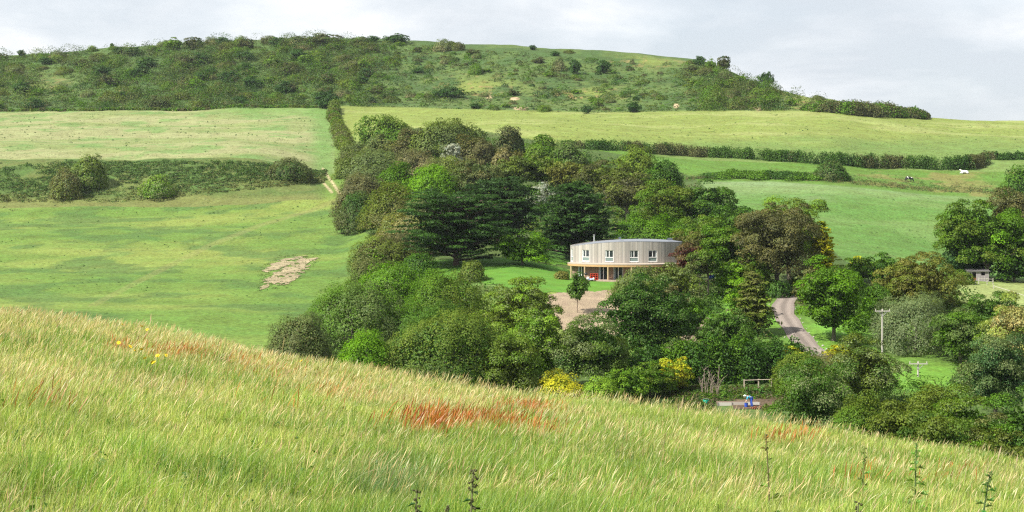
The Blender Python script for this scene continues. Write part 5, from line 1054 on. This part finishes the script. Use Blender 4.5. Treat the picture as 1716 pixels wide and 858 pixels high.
# ------------------------------------------------------------------ the near meadow
rg = np.random.default_rng(77)
def blades(name, X, Y, h, w, lean, laz, colr, label, seg=3, head=None, zoff=0.0, tipcol=None, kind='stuff', mat=M_GRASS, rootfac=None):
    """curved blades: X, Y roots; h height; w width; lean 0..1.4 bend; laz direction of the bend"""
    n = len(X); Z0 = H(X, Y) + zoff - .02; fa = rg.uniform(-1.1, 1.1, n); wx, wy = np.cos(fa) * w * .5, np.sin(fa) * w * .5; lx, ly = np.cos(laz), np.sin(laz)
    V = np.empty((n, (seg + 1) * 2, 3), np.float32)
    for k in range(seg + 1):
        t = k / seg; ben = lean * t ** 1.45; out_ = h * ben * .75; up = h * (t - .33 * lean ** 2 * t ** 2.2); wd = (1 - .92 * t ** 1.6) if head is None else np.array(head)[k]
        cx_, cy_, cz_ = X + lx * out_, Y + ly * out_, Z0 + up
        V[:, 2 * k] = np.stack([cx_ - wx * wd, cy_ - wy * wd, cz_], -1); V[:, 2 * k + 1] = np.stack([cx_ + wx * wd, cy_ + wy * wd, cz_], -1)
    base = (np.arange(n) * (seg + 1) * 2)[:, None]; F = np.concatenate([base + np.array([[2 * k, 2 * k + 1, 2 * k + 3, 2 * k + 2]]) for k in range(seg)], 1).reshape(-1, 4)
    c = np.repeat(colr[:, None, :], seg, 1)
    if tipcol is not None: c[:, -1] = tipcol
    return V.reshape(-1, 3), F, c.reshape(-1, 3)

def meadow_xy(n, d0=5.2, d1=43., pw=1.15):
    u = rg.random(n); a = 2 - pw; D = (d0 ** a + (d1 ** a - d0 ** a) * u) ** (1 / a); U = rg.uniform(-.41, .41, n); return U * D, D
def stats(X, Y):
    """photo position of grass tips standing at X, Y"""
    px = CX + X / Y * PX_F; py = HY - PX_F * (H(X, Y) + .22) / Y; return px, py
nb = 700000; X, Y = meadow_xy(nb); px, py = stats(X, Y); sc = Y / 14
n1_ = fbm(X / 1.1, Y / 1.1, 201); n2_ = fbm(X / 3.0, Y / 3.0, 211); n3_ = fbm(X / .35, Y / .35, 221); n4_ = fbm(X / 6, Y / 6, 231)
h = (.06 + .22 * n1_ ** 1.5 + .12 * n3_) * rg.uniform(.55, 1.15, nb) * np.interp(Y, [6, 20], [.72, 1.05]); w = rg.uniform(.0028, .0055, nb) * np.clip((Y / 9) ** .75, .8, 3.0)
laz = np.where(rg.random(nb) < .3, rg.uniform(-3.1, 3.1, nb), rg.normal(.05, .7, nb)); lean = np.clip(rg.normal(.46, .34, nb), .0, 1.2)
G1, G2, G3, G4 = np.array((.25, .37, .04)), np.array((.44, .50, .11)), np.array((.64, .56, .24)), np.array((.12, .25, .03))
straw = np.clip(.10 + .4 * (n2_ - .45) * 2 + .55 * sstep(15, 30, Y) * sstep(1100, 500, px), 0, .9); lush = sstep(.48, .62, n4_ * .5 + n1_ * .5)
for (a, b, rx, ry, k) in ((330, 760, 60, 30, .7), (1060, 716, 90, 26, .9), (650, 775, 60, 26, .9), (110, 715, 60, 40, .5), (770, 815, 60, 25, .5), (1370, 790, 80, 30, .4)): lush = np.maximum(lush, k * np.exp(-((px - a) / rx) ** 2 - ((py - b) / ry) ** 2))
r_ = rg.random(nb); c = np.where((r_ < straw * (1 - .7 * lush))[:, None], G3, np.where((rg.random(nb) < .38 + .5 * lush)[:, None], G1, G2)); c = np.where((rg.random(nb) < .10 + .22 * lush)[:, None], G4, c); dead = rg.random(nb) < .09; c = np.where(dead[:, None], np.array((.38, .29, .14)), c); lean = np.where(dead, rg.uniform(.8, 1.5, nb), lean); laz = np.where(dead, rg.uniform(-3.1, 3.1, nb), laz)
blue = np.exp(-((px - 650) / 75) ** 2 - ((py - 772) / 28) ** 2) + .6 * np.exp(-((px - 1045) / 60) ** 2 - ((py - 664) / 10) ** 2); c = c * (1 - .5 * blue[:, None]) + np.array((.09, .20, .09)) * .5 * blue[:, None]
c = c * rg.uniform(.65, 1.3, (nb, 1)) * (.78 + .4 * n3_)[:, None]; h = h * (1 + .25 * lush)
V1, F1, C1 = blades('a', X, Y, h, w, lean, laz, c, '', 3)
# seeding stems: thin stalk ending in a feathery pale head
ns = 84000; X, Y = meadow_xy(ns, 6.0, 43., .95); px, py = stats(X, Y); n1s = fbm(X / 1.4, Y / 1.4, 241)
keep = rg.random(ns) < np.clip(.12 + .5 * sstep(.42, .62, n1s) + .85 * sstep(18, 30, Y) * sstep(1150, 450, px), .1, 1) * np.interp(px, [900, 1100, 1716], [1, .7, .45]); X, Y = X[keep], Y[keep]; px = px[keep]; ns = len(X)
h = rg.uniform(.22, .42, ns) * np.interp(Y, [6, 20], [.78, 1.05]) * (.82 + .3 * n1s[keep]); laz = rg.normal(.05, .5, ns); lean = np.clip(rg.normal(.5, .26, ns), .0, 1.1); w = rg.uniform(.005, .010, ns) * np.clip((Y / 14) ** .6, .7, 1.9)
HC = np.array([(.64, .48, .22), (.54, .50, .24), (.46, .31, .17), (.44, .46, .19)]); hc = HC[rg.choice(4, ns, p=[.42, .28, .12, .18])] * rg.uniform(.75, 1.2, (ns, 1))
V2, F2, C2 = blades('b', X, Y, h, w, lean, laz, hc, '', 6, head=[.2, .19, .18, .18, .3, .8, .15]); C2 = C2.reshape(ns, 6, 3); C2[:, :4] = np.array((.30, .34, .09)) * rg.uniform(.8, 1.2, (ns, 1, 1)); C2 = C2.reshape(-1, 3)
# a few tall stout seed heads standing above the crest
pts = [(1128, 664), (1134, 668), (1139, 662), (1148, 652), (892, 645), (940, 652), (1576, 735), (1630, 745), (1640, 738), (1652, 736), (1668, 744), (1345, 702), (1368, 704), (610, 600), (470, 562), (250, 523), (100, 513), (1444, 722), (1490, 730), (1700, 758)]
D = np.array([27. + (i * 37 % 9) for i in range(len(pts))]); X = np.array([(p[0] - CX) / PX_F for p in pts]) * D; zt = -(np.array([p[1] for p in pts]) - HY) / PX_F * D; h = np.clip(zt - H(X, D), .4, .95); n = len(pts)
V3, F3, C3 = blades('c', X, D, h, np.full(n, .03), rg.uniform(.1, .5, n), rg.normal(.1, .3, n), np.tile(np.array((.46, .36, .22)), (n, 1)), '', 5, head=[.15, .15, .15, .5, 1.0, .2])
V = np.concatenate([V1, V2, V3]); F = np.concatenate([F1, F2 + len(V1), F3 + len(V1) + len(V2)])
tag(np_mesh('meadow_grass', V, F, M_GRASS, np.concatenate([C1, C2, C3])), 'long seeding meadow grass bent over by the wind', kind='stuff')
# low dense sward that closes the ground between the stems
nb = 130000; X, Y = meadow_xy(nb, 5.2, 44, 1.3); h = rg.uniform(.04, .13, nb); c = np.where((rg.random(nb) < .5)[:, None], np.array((.13, .23, .03)), np.array((.24, .27, .07))) * rg.uniform(.6, 1.2, (nb, 1))
V, F, c = blades('d', X, Y, h, rg.uniform(.006, .012, nb) * np.clip((Y / 12) ** .7, .8, 2.4), np.clip(rg.normal(.7, .3, nb), .1, 1.2), rg.uniform(-3, 3, nb), c, '', 2); tag(np_mesh('sward', V, F, M_GRASS, c), 'short dense turf at the roots of the long grass', kind='stuff')

def near_hit(px, py, above=.26):
    ds = np.linspace(5.5, 36, 400); g = HY - PX_F * (H((px - CX) / PX_F * ds, ds) + above) / ds; k = np.argmax(g <= py) if (g <= py).any() else len(ds) - 1; return float(ds[k])
# broad leaved herbs in the sward
n = 2600; X, Y = meadow_xy(n, 6.0, 30, 1.2); k = fbm(X / 1.2, Y / 1.2, 301) > .55; X, Y = X[k], Y[k]; n = len(X)
mounds('meadow_herbs', X, Y, rg.uniform(.05, .14, n), rg.uniform(.12, .26, n), np.array([(.10, .20, .03), (.16, .25, .05), (.07, .15, .04)])[rg.choice(3, n)] * 1.0, np.full(n, .045), 'low broad leaved herbs among the meadow grass', nleaf=14, seed=40)
# red sorrel
S = []
for (a, b, rx, ry, k) in ((790, 683, 115, 13, 470), (880, 668, 45, 8, 260), (720, 676, 60, 16, 200), (450, 610, 90, 14, 120), (310, 577, 62, 8, 300), (60, 625, 60, 12, 14), (210, 567, 30, 6, 60), (560, 640, 90, 14, 90), (1345, 712, 45, 6, 70), (1300, 718, 30, 5, 40), (1440, 775, 60, 14, 50), (1600, 775, 50, 14, 60), (890, 700, 45, 10, 70), (395, 590, 30, 8, 70), (75, 645, 70, 14, 14)):
    for _ in range(k): S.append((rg.normal(a, rx * .5), rg.normal(b, ry * .5)))
SX, SY = [], []
for a, b in S: d = near_hit(a, b, .30); SX.append((a - CX) / PX_F * d); SY.append(d)
SX, SY = np.array(SX), np.array(SY); SX += rg.normal(0, .12, len(SX)); SY += rg.normal(0, .25, len(SX)); n = len(SX)
h = rg.uniform(.22, .38, n); cs = np.array((.43, .14, .022)) * rg.uniform(.6, 1.35, (n, 1)) * (1 + rg.normal(0, .08, (n, 3)))
V, F, c = blades('e', SX, SY, h, rg.uniform(.008, .016, n), rg.uniform(.1, .8, n), rg.normal(.1, .5, n), cs, '', 5, head=[.12, .3, 1.0, .7, .9, .1])
tag(np_mesh('sorrel_flowers', V, F, M_GRASS, c), 'rusty red seeding sorrel spikes among the long grass', kind='stuff')
# yellow dandelion like flowers
YEL = (.75, .55, .01); fb = MB()
for k in range(9): a_ = k * 2 * math.pi / 9; fb.put([(0, 0, 0), (.022 * math.cos(a_ - .3), .022 * math.sin(a_ - .3), .006), (.027 * math.cos(a_), .027 * math.sin(a_), .004), (.022 * math.cos(a_ + .3), .022 * math.sin(a_ + .3), .006)], [(0, 1, 2, 3)], YEL)
fb.ball((0, 0, .002), (.012, .012, .008), 8, 4, (.7, .45, .01)); f0 = None
FL = [(199, 575), (218, 581), (226, 588), (237, 586), (243, 601), (258, 608), (264, 597), (278, 596), (205, 544), (237, 547), (256, 607), (505, 605), (247, 553)]
for k, (a, b) in enumerate(FL):
    d = near_hit(a, b, .30); x = (a - CX) / PX_F * d; z = -(b - HY) / PX_F * d; z0 = float(H(x, d)); t = empty('dandelion', (x, d, z0)); tag(t, 'yellow dandelion like flower in the cluster on the meadow slope', 'flower', 'yellow flowers in the meadow grass')
    if f0 is None: f0 = fb.build('flower_head', M_CLOTH, t)
    else: q = f0.copy(); C.objects.link(q); q.parent = t; f0 = q
    f0.location = (0, 0, max(.3, z - z0)); f0.rotation_euler = (R(38), R(8), k); f0.scale = (1.5, 1.5, 1.5)
    sb = MB(); sb.tube([(0, 0, 0), (0, 0, max(.3, z - z0))], .003, 5, (.12, .2, .05)); sb.build('stem', M_CLOTH, t)
# single tall weeds
def weed(px, top, D, h, label, name, leafc, n_leaf=16, sp=.06, leafs=.06, lean=.05, topc=None, jag=False):
    x = (px - CX) / PX_F * D; z0 = float(H(x, D)); zt = -(top - HY) / PX_F * D; h = max(.3, zt - z0); root = empty(name, (x, D, z0)); tag(root, label, 'weed'); b = MB()
    b.tube([(0, 0, -.02), (lean * h * .4, 0, h * .5), (lean * h, 0, h)], [.008, .007, .003], 6, (.14, .15, .06) if topc is None else tuple(v * .6 for v in topc)); b.build('stem', M_BARK, root)
    b = MB(); rr = random.Random(int(px))
    for k in range(n_leaf):
        f = .15 + .83 * k / n_leaf; a_ = k * 2.4; L_ = leafs * (1.35 - f) * rr.uniform(.8, 1.3); dz = rr.uniform(-.25, .35) * L_; ox = lean * h * f; cs, sn = math.cos(a_), math.sin(a_); w_ = L_ * (.30 if jag else .42); c_ = tuple(v * rr.uniform(.7, 1.3) for v in leafc)
        m1 = (ox + cs * L_ * .5, sn * L_ * .5, h * f + dz * .5 + L_ * .18); tip = (ox + cs * L_, sn * L_, h * f + dz - L_ * .12)
        b.put([(ox, 0, h * f), (m1[0] - sn * w_, m1[1] + cs * w_, m1[2]), tip, (m1[0] + sn * w_, m1[1] - cs * w_, m1[2])], [(0, 1, 2), (0, 2, 3)], c_)
        if jag:
            for q in (.35, .7):
                for sd in (-1, 1): bx_, by_, bz_ = ox + cs * L_ * q, sn * L_ * q, h * f + dz * q + L_ * .12; b.put([(bx_, by_, bz_), (bx_ - sn * sd * w_ * 1.5 + cs * L_ * .15, by_ + cs * sd * w_ * 1.5 + sn * L_ * .15, bz_ + .015), (bx_ + cs * L_ * .22, by_ + sn * L_ * .22, bz_)], [(0, 1, 2)], c_)
    for k in range(44): f = 1 - .26 * rr.random() ** 1.2; a_ = rr.uniform(0, 6.3); r_ = .006 + .012 * rr.random(); b.ball((lean * h * f + math.cos(a_) * r_, math.sin(a_) * r_, h * f), rr.uniform(.0035, .007), 5, 4, topc or (.10, .10, .04))
    b.build('leaves', M_LEAF, root)
weed(776, 788, 6.6, .5, 'dark nettle with clear upright spike, tallest at the bottom edge', 'nettle', (.035, .075, .02), 20, leafs=.085)
weed(682, 822, 6.4, .5, 'shorter dark nettle next to the tallest one', 'nettle', (.04, .075, .025), 18, leafs=.075)
weed(735, 846, 6.2, .4, 'small nettle tip between two taller nettles', 'nettle', (.05, .085, .03), 12, leafs=.06)
weed(1420, 842, 6.3, .4, 'small dark nettle tip near the bottom edge below the dock', 'nettle', (.045, .08, .03), 12, leafs=.06)
weed(1290, 728, 13.5, .9, 'tall thin dock stalk with bare brownish stem', 'dock_stalk', (.14, .19, .04), 5, leafs=.10, lean=-.05, topc=(.19, .17, .06))
weed(1533, 742, 13.5, .8, 'spiny green thistle standing tallest in the meadow', 'thistle', (.17, .30, .07), 20, leafs=.11, jag=True, lean=.02, topc=(.12, .19, .05))
weed(1642, 790, 11.5, .6, 'smaller spiny thistle below the tallest thistle', 'thistle', (.14, .26, .06), 18, leafs=.09, jag=True, lean=.14, topc=(.10, .17, .05))
weed(1444, 748, 14.5, .5, 'thin young thistle among the red docks', 'thistle', (.18, .30, .07), 10, leafs=.08, jag=True, topc=(.22, .28, .07))

# ------------------------------------------------------------------ summer haze over the valley
bm = MB(); zhi = max([float(Z.max())] + [float(H((p_ - CX) / PX_F * d_, d_)) + h_ for _, p_, d_, h_, _r in TREES]) + 14; hz = (float(XX.min()) - 20, float(XX.max()) + 20, -25, 1125, float(Z.min()) - 1, zhi)
bm.box(((hz[0] + hz[1]) / 2, (hz[2] + hz[3]) / 2, (hz[4] + hz[5]) / 2), (hz[1] - hz[0], hz[3] - hz[2], hz[5] - hz[4]))
m, N, L = new_mat('haze_air'); pv = N('ShaderNodeVolumePrincipled'); pv.inputs['Color'].default_value = (.86, .92, 1.0, 1); pv.inputs['Density'].default_value = 0.00006; pv.inputs['Anisotropy'].default_value = 0.3
o = N('ShaderNodeOutputMaterial'); L(pv.outputs[0], o.inputs['Volume'])
hzo = bm.build('haze', m); tag(hzo, 'thin summer haze in the air over the valley', kind='stuff')
SC.cycles.volume_bounces = 0
